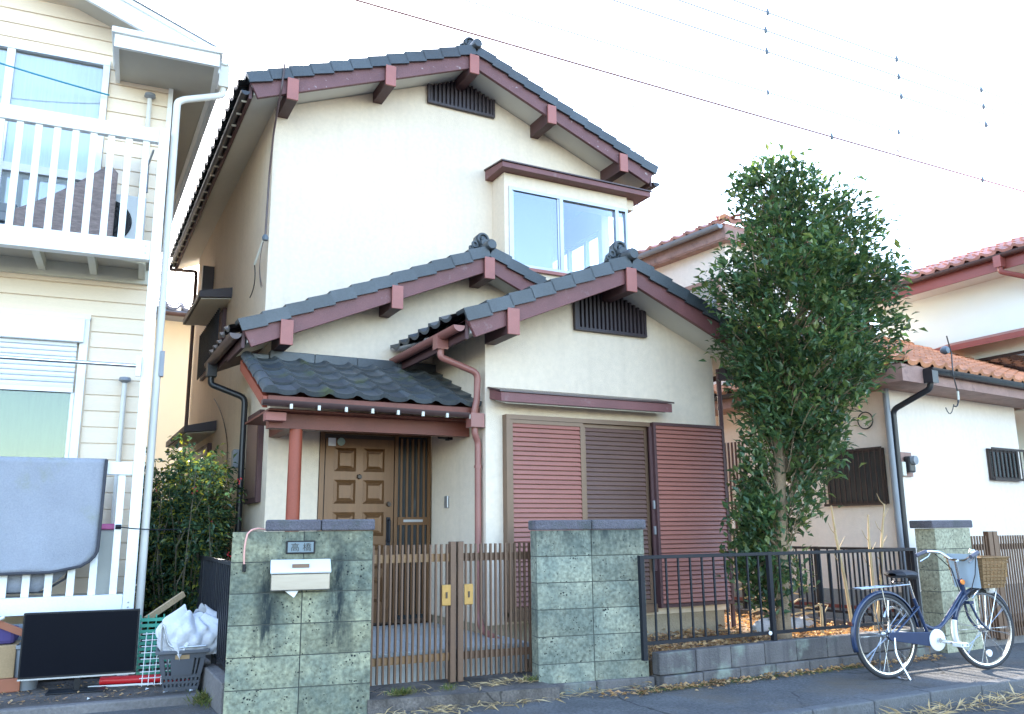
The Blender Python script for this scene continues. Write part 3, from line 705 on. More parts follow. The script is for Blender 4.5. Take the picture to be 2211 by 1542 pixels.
# ---- porch
PX0, PX1, PY0, PZ0, PZ1 = 1.42, XW-.005, 7.13, 2.28, 2.80
ps = (PZ1-PZ0)/(YD-PY0)
pr_ = B(); pr_.prism([(PY0, PZ0-.01), (YD-.002, PZ1-.01), (YD-.002, PZ1-.07), (PY0, PZ0-.07)], PX0+.02, PX1, 'x')
porch = pr_.build('porch_roof', 'beam_red', house)
cols = 8; wdt = (PX1-PX0)/cols; Ls = (YD-PY0)*sqrt(1+ps*ps); rows = 5; ex = Ls/rows
TILE_P = pantile('tile_moss', wd=wdt*1.02, ln=ex, lip=.042, amp=.024)
for r in range(rows):
    for c in range(cols):
        base = Vector((PX0+(c+.5)*wdt, PY0-.05, PZ0+.035)) + Vector((0, 1, ps)).normalized()*r*ex
        put('porch_tile' if r else 'eave_tile', TILE_P, porch, M=slope_matrix(base, (1,0,0), (0,1,ps)))
rl = roll_mesh('tile_moss', .062, ex)
for r in range(rows):      # roll along the left verge
    base = Vector((PX0+.03, PY0-.06, PZ0+.02)) + Vector((0, 1, ps)).normalized()*r*ex
    put('verge_roll', rl, porch, M=slope_matrix(base, (1,0,0), (0,1,ps)))
for i, x in enumerate((1.66, 2.1, 2.54, 2.98)):   # flashing tiles along the wall
    B().box(x, x+.438, YD-.10, YD-.003, PZ1-.01, PZ1+.10).build('ridge_tile', 'tile', porch, bevel=.006)
B().box(1.44, 1.655, YD-.085, YD-.003, PZ1-.02, PZ1+.06).build('ridge_tile', 'tile', porch, bevel=.006)
rk = B(); rk.prism([(PY0, PZ0-.10), (YD, PZ1-.10), (YD, PZ1), (PY0, PZ0)], PX0-.02, PX0+.018, 'x'); rk.build('rake_board', 'post_red', porch)
B().box(PX0+.02, PX1, PY0-.018, PY0-.002, PZ0-.085, PZ0+.004).build('fascia', 'beam_red', porch)
g = half_gutter(B(), (PX0-.04, PY0-.075, PZ0-.045), (3.37, PY0-.075, PZ0-.06), .045).build('gutter', 'gutter', porch, smooth=True)
for i in range(8): B().box(1.60+.235*i, 1.622+.235*i, PY0-.125, PY0-.105, PZ0-.115, PZ0-.075).build('gutter_hook', 'white_clip', porch)
bm_ = B(); bm_.box(1.50, XW-.01, 7.34, 7.46, 2.04, 2.17); bm_.build('porch_beam', 'beam_red', porch)
B().box(1.70, 1.80, 7.47, YD-.01, 2.06, 2.17).build('porch_beam', 'beam_red', porch)
B().box(PX0+.05, XW-.012, 7.2, YD-.01, 2.172, 2.19).build('porch_ceiling', 'beam_red', porch)
B().box(PX0+.03, PX0+.20, 7.22, 7.33, 2.09, 2.16).build('beam_end', 'purlin_cap', porch)
pp = B(); pp.tube([(1.75, 7.40, .25), (1.75, 7.40, 1.2), (1.75, 7.40, 2.04)], [.062, .060, .056], 16); pp.build('porch_post', 'post_red', house, smooth=True)

# ---- entrance door
dr = B(); dr.box(2.20, 3.385, YD+.005, YD+.11, .26, 2.188); door = dr.build('entrance_door', 'door_dark', house)
fr = B(); fr.box(2.205, 2.25, YD-.02, YD+.004, .27, 2.18); fr.box(3.345, 3.38, YD-.02, YD+.004, .27, 2.18); fr.box(2.985, 3.02, YD-.02, YD+.004, .27, 2.18); fr.box(2.25, 3.345, YD-.019, YD+.003, 2.12, 2.18)
fr.build('door_frame', 'door_bronze', door)
lf = B(); lf.box(2.262, 2.975, YD-.012, YD+.003, .28, 2.08); leaf = lf.build('door_leaf', 'door_bronze', door)
for r in range(5):
    z1 = 1.985-.318*r; z0 = z1-.235
    for x0 in (2.35, 2.65):
        x1 = x0+.225
        pb = B()
        o = [(x0, z0), (x1, z0), (x1, z1), (x0, z1)]; i1 = [(x0+.03, z0+.03), (x1-.03, z0+.03), (x1-.03, z1-.03), (x0+.03, z1-.03)]; i2 = [(x0+.055, z0+.055), (x1-.055, z0+.055), (x1-.055, z1-.055), (x0+.055, z1-.055)]
        vs = [(a, YD-.013, b) for a, b in o]+[(a, YD-.034, b) for a, b in i1]+[(a, YD-.020, b) for a, b in i2]
        pb.add(vs, [(k, (k+1) % 4, 4+(k+1) % 4, 4+k) for k in range(4)]+[(4+k, 4+(k+1) % 4, 8+(k+1) % 4, 8+k) for k in range(4)]+[(8, 9, 10, 11)])
        pb.build('door_panel', 'door_bronze', leaf)
for z in (1.70, 1.43): B().lathe([(0, -.03), (.02, -.03), (.026, -.012), (.026, 0)], 12, (2.61 if z > 1.5 else 2.925, YD-.012, z), 'y').build('door_knob', 'door_dark', leaf, smooth=True)
hb_ = B(); hb_.box(2.905, 2.945, YD-.022, YD-.012, 1.02, 1.30); hb_.tube(smooth_path([(2.925, YD-.02, 1.27), (2.925, YD-.065, 1.27), (2.925, YD-.065, 1.06), (2.925, YD-.02, 1.06)]), .010, 8); hb_.build('door_handle', 'iron_black', leaf)
gp = B(); gp.box(3.022, 3.343, YD-.004, YD+.004, .30, 2.12); gp.build('sidelight', 'door_glass', door)
for i in range(5): B().box(3.045+.062*i, 3.065+.062*i, YD-.03, YD-.005, .34, 2.10).build('sidelight_bar', 'door_bronze', door)
B().box(3.022, 3.343, YD-.034, YD-.004, 1.22, 1.30).build('sidelight_rail', 'door_bronze', door)
B().box(3.08, 3.29, YD-.038, YD-.035, 1.25, 1.275).build('mail_slot', 'metal_grey', door)
B().lathe([(0, -.012), (.038, -.012), (.04, 0)], 20, (2.415, YD-.012, 2.045), 'y').build('door_sticker', 'sticker', leaf)
B().box(2.285, 2.36, YD-.016, YD-.013, 2.0, 2.08).build('door_notice', 'paper', leaf)
# step
st = B(); st.box(1.72, XW+.15, 6.40, YD+.02, -.05, .236); step = st.build('porch_step', 'grout', house)
for i in range(6):
    for j in range(7):
        B().box(1.73+.297*i, 1.73+.297*i+.289, 6.395+.27*j, 6.395+.27*j+.262, .237, .25).build('floor_tile', 'porch_tile', step)
for i in range(6): B().box(1.73+.297*i, 1.73+.297*i+.289, 6.388, 6.396, .03, .236).build('riser_tile', 'porch_tile', step)
# intercom, lamp
B().box(3.375, 3.398, 7.83, 7.91, 1.38, 1.50).build('intercom', 'metal_grey', house, bevel=.006)
lp = B(); lp.box(3.36, 3.398, 7.75, 7.85, 2.05, 2.15); lp.lathe([(0, -.09), (.04, -.09), (.045, 0), (0, 0)], 12, (3.36, 7.80, 2.10), 'x'); lp.build('door_lamp', 'black_plastic', house, smooth=True)

# ---- left side wall: windows, awnings, meter
def side_window(y0, y1, z0, z1, panes=2, grille=False, dark=True):
    w_ = B().box(XL-.05, XL-.002, y0, y1, z0, z1).build('side_window', 'purlin', house)
    B().box(XL-.056, XL-.051, y0+.05, y1-.05, z0+.05, z1-.05).build('pane', 'shutter_brown_shaded' if dark else 'glass_dark', w_)
    if grille:
        for i in range(int((y1-y0)/.11)): B().box(XL-.10, XL-.085, y0+.05+.11*i, y0+.065+.11*i, z0, z1).build('bar', 'iron_black', w_)
    return w_
side_window(8.52, 9.15, 1.45, 2.36)
side_window(11.3, 13.2, 3.40, 4.08, grille=True)
side_window(11.9, 13.6, 1.5, 2.35)
for y0, y1, z in ((10.95, 12.6, 4.20), (11.6, 13.8, 2.55)):
    a_ = B().prism([(XL-.40, z-.02), (XL-.002, z+.07), (XL-.002, z-.06), (XL-.40, z-.10)], y0, y1, 'y').build('side_awning', 'dark_plum', house)
    B().prism([(XL-.37, z-.105), (XL-.003, z-.065), (XL-.003, z-.075), (XL-.37, z-.115)], y0+.04, y1-.04, 'y').build('awning_soffit', 'soffit', a_)
B().box(XL-.16, XL-.002, 12.7, 12.76, 4.15, 5.05).build('shutter_box', 'dark_plum', house); B().box(XL-.166, XL-.161, 12.7, 12.76, 4.15, 5.05).build('shutter_trim', 'white_clip', house)
B().box(XL-.12, XL-.002, 9.50, 9.62, 1.85, 2.05).build('meter_box', 'pipe_grey', house, bevel=.01)

# ---- antenna lead down the front left corner
cb = B(); cb.tube(smooth_path([(1.68, 8.26, 6.02), (1.66, 8.28, 5.72), (1.655, 8.55, 5.35), (1.66, 8.70, 4.9), (1.655, 8.72, 4.25)]), .011, 6)
lead = cb.build('antenna_lead', 'gutter', house, smooth=True)
B().lathe([(0, 0), (.03, 0), (.035, .03), (.02, .06), (0, .06)], 10, (1.655, 8.72, 4.19)).build('insulator', 'clamp', lead)
B().tube([(1.64, 8.74, 4.19), (1.60, 8.95, 3.98)], .013, 6).build('lead_clip', 'white_clip', lead)
B().tube(bez((1.60, 8.95, 3.98), (1.66, 9.1, 3.8), (1.64, 9.35, 3.72), 8), .006, 5).build('loose_wire', 'gutter_black', lead)
for k in range(2): B().tube(bez((1.64, 8.74, 4.18), (1.60, 8.8, 3.9), (1.66, 8.78+.05*k, 3.7), 8), .004, 5).build('loose_wire', 'gutter', lead)
B().tube(bez((1.69, 11.9, 2.95), (1.69, 10.9, 2.6), (1.69, 10.6, 2.2), 8)+bez((1.69, 10.6, 2.2), (1.69, 10.5, 2.0), (1.69, 10.7, 1.75), 6)[1:], .006, 5).build('loose_wire', 'gutter', lead)
# ================================================================ left neighbour (own frame: u along its front, v depth)
LH = thing('siding_house', 'cream clapboard house with white balconies at the left edge of the picture', 'house', (0, 8.1, 0), radians(-4), world=False)
LROT = radians(-4)
def lw(u, v, z): return (u*cos(LROT)-v*sin(LROT), 8.1+u*sin(LROT)+v*cos(LROT), z)
apron = B().box(-9, 1.09, -1.08, 8, -.29, 0).build('forecourt', 'apron'); apron.location = (0, 8.1, 0); apron.rotation_euler = (0, 0, LROT); struct(apron)
e_ = B().box(-9, 1.095, -1.17, -1.085, -.29, .004).build('edge_strip', 'concrete', apron, bevel=.012)
UC, VW = .58, .70     # right corner, wall plane
bw = B(); bw.box(-5, UC-.002, VW+.016, VW+.13, -.02, 6.35);
bw.add([(UC-.002, VW+.13, -.02), (UC-.002-.07*8, 9, -.02), (UC-.002-.07*8, 9, 5.95), (UC-.002, VW+.13, 5.95), (UC-.13, VW+.13, -.02), (UC-.13-.07*8, 9, -.02), (UC-.13-.07*8, 9, 5.95), (UC-.13, VW+.13, 5.95)], [(0, 1, 2, 3), (4, 7, 6, 5), (0, 3, 7, 4), (1, 5, 6, 2), (3, 2, 6, 7)])
wall = bw.build('wall', 'siding', LH)
# boards: course height .152; openings: lower window u<.03, z 1.0-3.2, upper window u<-.01, z 3.7-5.86
CH = .152
me_cache = {}
def board(u0, u1, z0, h=CH):
    key = (round(u1-u0, 3), round(h, 3))
    if key not in me_cache:
        b = B(); L_ = u1-u0
        b.prism([(0, 0), (-.014, .003), (-.013, h-.012), (-.004, h-.004), (0, h-.004)], 0, L_, 'x'); me_cache[key] = b.mesh('siding_board', 'siding')
    put('siding_board', me_cache[key], wall, loc=(u0, VW+.014, z0))
z = .02
while z < 6.3:
    low = 1.0 < z+CH/2 < 3.2; upw = 3.68 < z+CH/2 < 5.86
    if low: board(.045, UC, z)
    elif upw: board(.005, UC, z)
    else: board(-2.6, UC, z)
    z += CH
B().box(UC-.02, UC+.025, VW-.03, VW+.03, 0, 5.95).build('corner_trim', 'white_trim', LH)
# roof: rake at the front, eave along the right side (the side wall runs parallel to the main house)
def sh(b):
    b.v = [(p[0]-.07*max(0, p[1]-.3), p[1], p[2]) for p in b.v]; return b
def zr(u): return 6.36-.41*(u-.08)
RE = 1.02
rk = B(); rk.prism([(-4, zr(-4)), (RE+.02, zr(RE+.02)), (RE+.02, zr(RE+.02)-.05), (-4, zr(-4)-.05)], .22, 9.2, 'y'); roof_l = sh(rk).build('roof', 'white_trim', LH)
rk = B(); rk.prism([(-4, zr(-4)+.012), (RE+.03, zr(RE+.03)+.012), (RE+.03, zr(RE+.03)+.002), (-4, zr(-4)+.002)], .20, 9.2, 'y'); sh(rk).build('roof_sheet', 'pipe_grey', roof_l)
rk = B(); rk.prism([(-4, zr(-4)-.052), (RE, zr(RE)-.052), (RE, zr(RE)-.24), (-4, zr(-4)-.24)], .25, .29, 'y'); rk.build('rake_board', 'white_trim', roof_l)
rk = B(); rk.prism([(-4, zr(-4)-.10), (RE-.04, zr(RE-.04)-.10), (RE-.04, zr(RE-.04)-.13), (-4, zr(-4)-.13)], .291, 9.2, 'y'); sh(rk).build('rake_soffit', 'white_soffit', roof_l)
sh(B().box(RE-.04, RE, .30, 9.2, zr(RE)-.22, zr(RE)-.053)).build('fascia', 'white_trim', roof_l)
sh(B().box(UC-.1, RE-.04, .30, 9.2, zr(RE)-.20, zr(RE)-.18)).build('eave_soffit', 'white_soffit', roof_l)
sh(half_gutter(B(), (RE+.05, .25, zr(RE)-.08), (RE+.05, 9.2, zr(RE)-.06), .05)).build('gutter', 'pipe_white', roof_l, smooth=True)
# small canopy over the balcony end
cn = B(); cn.box(.06, 1.0, -.02, .02, 5.66, 5.79); cn.box(.06, .10, .021, VW, 5.66, 5.79); cn.box(.96, 1.0, .021, VW, 5.66, 5.79); can = cn.build('canopy', 'white_trim', LH)
B().box(.03, 1.03, -.05, VW, 5.792, 5.85).build('canopy_top', 'white_trim', can, bevel=.006)
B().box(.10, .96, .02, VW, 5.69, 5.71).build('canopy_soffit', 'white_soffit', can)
# downpipe from the gutter to the post
dp = B(); dp.box(RE, RE+.10, .28, .38, 5.62, 5.86)
dp.tube(smooth_path([(RE+.05, .33, 5.64), (RE+.05, .33, 5.54), (.70, .10, 5.30), (.645, .06, 5.24), (.645, .06, 4.0), (.645, .06, .02)]), .034, 10); dpo = dp.build('downpipe', 'pipe_white', LH, smooth=True)
B().box(.66, .70, .02, .09, 2.55, 2.78).build('pipe_cover', 'pipe_grey', dpo)
# balconies
def balcony(zr0, zr1, zb0, zb1, us, bal_top):
    b = B().box(-2.4, .51, -.035, .035, zr0, zr1).build('balcony_rail', 'white_trim', LH, bevel=.006)
    B().box(-2.4, .51, -.05, .05, zb0, zb1).build('balcony_beam', 'white_trim', LH, bevel=.006)
    for u in us: B().box(u-.028, u+.028, -.015, .015, zb1+.001, zr0-.001).build('baluster', 'white_trim', b)
balcony(4.76, 4.895, 3.60, 3.78, [.405-.147*i for i in range(19)], 0)
balcony(1.66, 1.77, .525, .665, [.43-.162*i for i in range(17)], 0)
pt = B().box(.512, .60, -.052, .052, 0, 4.90).build('post', 'white_trim', LH, bevel=.005)
for z_ in (.60, .56, 3.66, 3.73): B().lathe([(0, -.006), (.008, -.005), (.009, 0)], 8, (.555 if z_ < 1 else .47, -.053, z_), 'y').build('bolt', 'metal_grey', pt)
B().box(-2.4, .51, .06, VW-.002, 3.70, 3.74).build('balcony_floor', 'white_soffit', LH)
for u in (-.95, -.41, .026, .45): B().box(u-.03, u+.03, .05, VW-.003, 3.60, 3.699).build('floor_joist', 'cream_joist', LH)
B().box(-2.4, .51, VW-.06, VW-.004, 3.56, 3.70).build('ledger', 'cream_joist', LH)
B().bar((.48, .05, 3.60), (.10, .10, 3.66), .04, .04).build('brace', 'cream_joist', LH)
B().box(-2.4, .51, .06, VW-.002, .58, .64).build('terrace_floor', 'white_soffit', LH)
B().box(-2.4, .51, -.02, .0, .04, .46).build('skirting', 'grey_board', LH)
# lower window with half-drawn roller shutter
wn = B(); wn.box(-2.4, .035, VW-.06, VW+.015, 3.16, 3.20); wn.box(-.04, .03, VW-.05, VW+.015, 1.02, 3.16)
win = wn.build('window', 'alu_white', LH)
B().box(-2.4, -.005, VW-.10, VW-.051, 2.93, 3.158).build('shutter_case', 'alu_white', win, bevel=.006)
sm = B(); sm.prism([(0, 0), (-.012, .006), (-.016, .022), (-.012, .040), (0, .046)], -2.4, -.06, 'x'); sm = sm.mesh('shutter_slat', 'alu_white')
for i in range(9): put('shutter_slat', sm, win, loc=(0, VW-.025, 2.50+.049*i))
B().box(-2.4, -.06, VW-.05, VW-.02, 2.455, 2.50).build('shutter_bar', 'alu_white', win)
B().box(-2.4, -.06, VW-.012, VW-.008, 1.06, 2.46).build('pane', 'glass_green', win)
B().box(-.075, -.045, VW-.02, VW+.012, 1.06, 2.46).build('sash', 'alu_white', win)
def wavy(b, u0, u1, z0, z1, v, amp, wl_):
    return b.grid(lambda s, t: (u0+(u1-u0)*s, v+amp*sin((u0+(u1-u0)*s)*2*pi/wl_)+.3*amp*sin((u0+(u1-u0)*s)*17), z0+(z1-z0)*t), 90, 1)
wavy(B(), -2.3, -.08, 1.05, 2.46, VW+.004, .004, .11).build('curtain', 'curtain_green', win, smooth=True)
# upper glazed doors
wn = B(); wn.box(-2.4, .0, VW-.06, VW+.015, 5.80, 5.88); wn.box(-.06, -.0, VW-.055, VW+.015, 3.75, 5.80); wn.box(-.90, -.83, VW-.05, VW+.014, 3.75, 5.80); wn.box(-2.4, -.06, VW-.045, VW+.014, 4.55, 4.63); wn.box(-2.4, -.06, VW-.045, VW+.014, 3.75, 3.83)
win = wn.build('window', 'alu_white', LH)
B().box(-2.4, -.06, VW-.012, VW-.008, 3.8, 5.8).build('pane', 'glass', win)
wavy(B(), -2.35, -.07, 3.8, 5.79, VW+.004, .004, .13).build('curtain', 'curtain_lace', win, smooth=True)
# vent pipes with caps
for u, z0, z1 in ((.39, 3.78, 5.55), (.375, .66, 2.60)):
    p = B().tube([(u, VW-.05, z0), (u, VW-.05, z1)], .024, 10).build('vent_pipe', 'pipe_white', LH, smooth=True)
    B().lathe([(0, .03), (.05, .02), (.055, -.01), (.02, -.03), (0, -.03)], 14, (u, VW-.06, z1)).build('pipe_cap', 'pipe_grey', p, smooth=True)
B().box(.47, .51, -.09, -.055, 2.52, 2.70).build('pole_bracket', 'metal_grey', LH)
# ---------------- loose things at the left house
lp = lambda *p: tuple(lw(*p))
def L1(b, name, m, label, cat, base, smooth=False, bevel=0, group=None):
    """one-mesh thing given in the left house's frame"""
    b.v = [(p[0]-base[0], p[1]-base[1], p[2]-base[2]) for p in b.v]
    o = b.build(name, m, None, smooth, bevel, loc=lw(*base), rot=(0, 0, LROT)); return tag(o, label, cat, group)
L1(B().tube([(-2.4, -.08, 2.62), (.49, -.075, 2.61)], .017, 10), 'laundry_pole', 'chrome', 'shiny steel laundry pole running level past the half-drawn roller shutter', 'pole', (-.9, -.08, 2.6), True)
L1(B().tube(bez((-2.3, .10, 5.62), (-1, .25, 5.40), (.02, .60, 5.46), 10), .008, 6), 'cord', 'teal_line', 'teal cord slung across the upper balcony window', 'cord', (-1, .2, 5.4))
# quilt over the lower rail (front fall and shorter inner fall)
def quilt():
    b = B(); r = .10
    def edge(t):   # right edge of the front fall by height fraction 0 top..1 bottom, rounded lower corner
        if t < .80: return .30-.01*t
        q = (t-.80)/.20; return .292-.30*(1-sqrt(max(0, 1-q*q)))
    def f(s, t):
        zt, zb = 1.785, .845+.02*s
        u1 = edge(t); u0 = -2.3; u = u0+(u1-u0)*s
        return (u, -.062-.014*sin(u*7+t*3)*t-.02*t-.006*sin(u*19+2*sin(t*5))*t, zt+(zb-zt)*t+.004*sin(u*9))
    b.grid(f, 40, 24)
    b.grid(lambda s, t: (-2.3+2.6*s, -.062+.13*t, 1.786+.012*sin(pi*t)), 30, 4)
    b.grid(lambda s, t: (-2.3+(2.42-.25*max(0, (t-.75)/.25)**2)*s, .068+.01*sin(s*20)*t, 1.785-1.08*t), 30, 14)
    return b
q = thing('quilt', 'pale grey padded quilt hung over the lower balcony rail', 'quilt', lw(-.5, 0, .8), LROT)
INV[q.name] = Matrix.Identity(4)
INV[q.name] = (Matrix.Translation(Vector(lw(-.5, 0, .8))) @ Matrix.Rotation(LROT, 4, 'Z')).inverted() @ Matrix.Translation((0, 8.1, 0)) @ Matrix.Rotation(LROT, 4, 'Z')
qo = quilt().build('padding', 'quilt', q, smooth=True)
so_ = qo.modifiers.new('thick', 'SOLIDIFY'); so_.thickness = .018
pts = []
for i in range(25):
    t = i/24; e = .30-.01*t if t < .8 else .292-.30*(1-sqrt(max(0, 1-((t-.8)/.2)**2)))
    pts.append((e, -.068-.012*sin(e*7+t*3)*t-.02*t, 1.785+(.865-1.785)*t))
pts += [(-.05-.3*i, -.088-.012*sin((-.05-.3*i)*7+3), .86-.003*i) for i in range(8)]
B().tube(pts, .013, 8).build('piping', 'quilt_edge', q, smooth=True)
B().tube([(.28, .07, 1.75), (.12, .075, 1.0), (.06, .07, .80), (-.1, .07, .70), (-2.2, .07, .70)], .011, 6).build('piping', 'quilt_edge', q, smooth=True)
# heat pump, mat and boards on the upper balcony
ac = thing('heat_pump', 'pale grey heat pump with fan grille standing on the upper balcony', 'air conditioner', lw(.18, .42, 3.74), LROT, world=False)
B().box(-.28, .26, -.13, .13, .04, .58).build('casing', 'ac_grey', ac, bevel=.012)
for r in (.05, .09, .13, .17, .205): B().torus((-.06, -.137, .30), r, .005, 'y', 28, 5).build('grille_ring', 'iron_black', ac)
B().lathe([(0, -.002), (.20, -.002), (.20, 0)], 28, (-.06, -.131, .30), 'y').build('fan_opening', 'black_plastic', ac)
for u in (-.22, .2): B().box(u-.03, u+.03, -.14, .14, 0, .04).build('foot', 'black_plastic', ac)
def matf(s, t):
    # a stiff woven mat stood on its corner and bent over
    x = -.62+.80*s; zt = 4.02+.62*(s**1.1) if s < .88 else 4.60-.9*(s-.88)
    return (x, .17+.05*sin(3*s)+.04*t, 3.78+(zt-3.78)*t)
mt = B().grid(matf, 16, 10); m_o = L1(mt, 'woven_mat', 'woven_mat', 'brown woven mat propped up behind the upper balusters', 'mat', (-.2, .2, 3.76), True)
sdf = m_o.modifiers.new('thick', 'SOLIDIFY'); sdf.thickness = .012
for i, (z_, v_, m_) in enumerate(((3.78, .18, 'grey_board'), (3.90, .22, 'pipe_grey'), (4.0, .27, 'grey_board'))):
    L1(B().box(-2.2, -.42-.1*i, v_, v_+.16, z_, z_+.085), 'storage_board', m_, ['dark board lying lowest on the upper balcony floor', 'grey board in the middle of the pile on the upper balcony', 'dark board lying on top of the pile on the upper balcony'][i], 'board', (-1.2, v_, z_), bevel=.008, group='boards piled on the balcony')
br = B(); br.tube([(.47, .08, 4.72), (.43, .30, 4.66), (.44, .10, 4.30)], .010, 6); L1(br, 'pole_holder', 'metal_grey', 'folding metal pole holder inside the upper balcony post', 'bracket', (.45, .1, 4.3))
# container with pink lid behind the lower balusters
ct = thing('storage_tub', 'grey tub with pink lid behind the lower balusters', 'tub', lw(.33, .32, .64), LROT, world=False)
B().box(-.10, .10, -.12, .12, 0, .56).build('tub', 'clear_plastic', ct, bevel=.02); B().box(-.115, .115, -.135, .135, .56, .61).build('lid', 'pink_plastic', ct, bevel=.01)
cl = B(); cl.tube([(.41, -.03, 1.22), (.455, -.03, 1.22)], .020, 8); cl.tube(bez((.43, -.05, 1.22), (.7, -.1, 1.18), (1.0, .1, 1.20), 8), .0045, 5)
rs_ = random.Random(3); db = B()
for k in range(520):
    u, v = rs_.uniform(-1.2, 1.05), -1.0+.75*rs_.random()**1.3; a = rs_.uniform(0, 2*pi); l = rs_.uniform(.006, .028)
    p = Vector(lw(u, v, rs_.uniform(.004, .012))); d = Vector((cos(a), sin(a), rs_.uniform(-.1, .4))); s_1 = Vector((-sin(a), cos(a), .1))
    o_ = len(db.v); db.v += [tuple(p), tuple(p+d*l+s_1*l*.5), tuple(p+d*l*1.6), tuple(p+d*l-s_1*l*.4)]; db.f += [(o_, o_+1, o_+2, o_+3)]
stuff(tag(db.build('grit', 'leaf_dry'), 'crumbs of dry leaf and grit on the forecourt', 'litter'))
L1(cl, 'clothes_line', 'iron_black', 'dark cord tied round the last lower baluster', 'cord', (.5, -.05, 1.18))

# flat screen set out on the kerbside
TVC = (.205, 7.50, .0)
tv = thing('television', 'flat black television on a stand on the forecourt', 'television', TVC, radians(-7), world=False)
B().box(-.40, .40, -.022, .02, .105, .585).build('casing', 'black_plastic', tv, bevel=.006)
B().box(-.388, .388, -.0245, -.0225, .128, .574).build('screen_glass', 'screen', tv)
B().box(-.40, .40, -.027, -.023, .103, .114).build('trim_strip', 'metal_grey', tv)
B().box(-.02, .02, -.012, .022, .012, .14).build('neck', 'black_plastic', tv)
B().box(-.20, .20, -.10, .09, 0, .014).build('base', 'black_plastic', tv, bevel=.005)
# shopping basket with bag
def basket(b, x, y, zt, w0, w1, d0, d1):
    pass
bk = thing('shopping_basket', 'dark grey plastic shopping basket with slotted sides beside the television', 'basket', (.90, 7.17, 0), radians(-6), world=False)
def tap(t): return (.115+.055*t, .085+.045*t, .285*t)
def side(b, f, holes):
    """one tapered wall as strips round slots; f(s,t)->point, s -1..1"""
    for s0, s1, t0, t1 in holes:
        vs = [f(s0, t0), f(s1, t0), f(s1, t1), f(s0, t1)]; b.add(vs, [(0, 1, 2, 3)])
rows = []
for sgn, ax in ((-1, 'y'), (1, 'y'), (-1, 'x'), (1, 'x')):
    def f(s, t, sgn=sgn, ax=ax):
        a, d, z_ = tap(t)
        return (s*a, sgn*d, z_) if ax == 'y' else (sgn*a, s*d, z_)
    b = B()
    cells = [(-1, 1, 0, .12), (-1, 1, .20, .26), (-1, 1, .34, .42), (-1, 1, .84, 1)]
    nn = 9
    for k in range(nn+1):
        s = -1+2*k/nn
        cells += [(max(-1, s-.055), min(1, s+.055), .12, .20), (max(-1, s-.055), min(1, s+.055), .26, .34)]
    cells += [(-1, -.80, .42, .84), (-.70, -.62, .42, .84), (-.52, .52, .42, .84), (.62, .70, .42, .84), (.80, 1, .42, .84)]
    side(b, f, cells)
    o = b.build('basket_side', 'basket_grey', bk); sm_ = o.modifiers.new('thick', 'SOLIDIFY'); sm_.thickness = .005
B().box(-.115, .115, -.085, .085, 0, .006).build('basket_floor', 'basket_grey', bk)
rim = B(); rim.box(-.19, .19, -.148, -.128, .275, .30); rim.box(-.19, .19, .128, .148, .275, .30); rim.box(-.19, -.168, -.128, .128, .275, .30); rim.box(.168, .19, -.128, .128, .275, .30); rim.build('rim', 'basket_grey', bk, bevel=.005)
B().tube(smooth_path([(-.15, -.13, .30), (-.155, -.135, .52), (-.10, -.14, .32), (.16, -.14, .325)]), .007, 6).build('handle', 'metal_grey', bk, smooth=True)
B().box(-.05, .05, -.128, -.124, .235, .265).build('price_label', 'cardboard', bk)
def bagf(s, t):
    a = 2*pi*s
    r = 1+.10*sin(3*a+2)+.12*(abs(sin(4*a+3*t))-.5)+.09*(abs(sin(7*a-5*t+1))-.5)+.04*sin(15*a+9*t)
    h = [.22, .30, .40, .48, .52][min(4, int(t*4))] if False else .22+.30*t
    k = (.9+.35*sin(pi*min(1, t*1.05)))*(1-.55*max(0, t-.75)/.25)
    return (.04+.20*r*k*cos(a), .115*r*k*sin(a), h+.05*sin(2*a+.5)*t+.03*abs(sin(5*a+1))*t)
bg = B().grid(bagf, 96, 22); bg.grid(lambda s, t: (.02+(.10*t)*cos(2*pi*s), .06*t*sin(2*pi*s), .50+.03*sin(4*pi*s)*t), 24, 3)
bg.grid(lambda s, t: (-.04+.12*(s-.5)*(1-t)+.0*t, -.145-.01*sin(6*s), .31-.10*t+.02*sin(9*s)), 8, 5)
bo = bg.build('plastic_bag', 'bag', None, True, loc=(.92, 7.17, .03), rot=(0, 0, radians(-6))); tag(bo, 'crumpled white plastic bag bulging out of the grey basket', 'bag')
# green crate, white wire rack, red pole, stick
cr = thing('mesh_crate', 'green plastic mesh crate behind the white wire rack', 'crate', (.78, 7.62, 0), radians(-5), world=False)
for i in range(11):
    B().box(-.16, .14, -.012, .004, .02+.045*i, .045+.045*i).build('crate_slat', 'crate_green', cr)
for i in range(6): B().box(-.16+.058*i, -.15+.058*i, -.011, .02, .02, .52).build('crate_rib', 'crate_green', cr)
B().box(-.16, .14, .003, .22, .02, .04).build('crate_floor', 'crate_green', cr)
rk = thing('wire_rack', 'white wire grid rack leaning beside the television', 'rack', (.70, 7.42, 0), radians(-5), world=False)
for i in range(5): B().tube([(-.05+.045*i, -.01-.0*i, .01), (-.04+.045*i, .06, .40)], .0035, 5).build('wire', 'rack_white', rk)
for i in range(9): B().tube([(-.07, -.012+.0082*i, .02+.046*i), (.15, -.012+.0082*i, .02+.046*i)], .0035, 5).build('wire', 'rack_white', rk)
L1(B().tube([(.40, -.42, .04), (1.06, -.55, .04)], .032, 10), 'red_tube', 'red_plastic', 'red plastic tube lying on the forecourt behind the basket', 'tube', (.7, -.5, .0), True)
L1(B().bar((.70, -.35, .48), (.98, -.20, .66), .03, .045), 'wood_stick', 'wood_raw', 'weathered wooden stick rising behind the plastic bag', 'stick', (.84, -.28, .45))
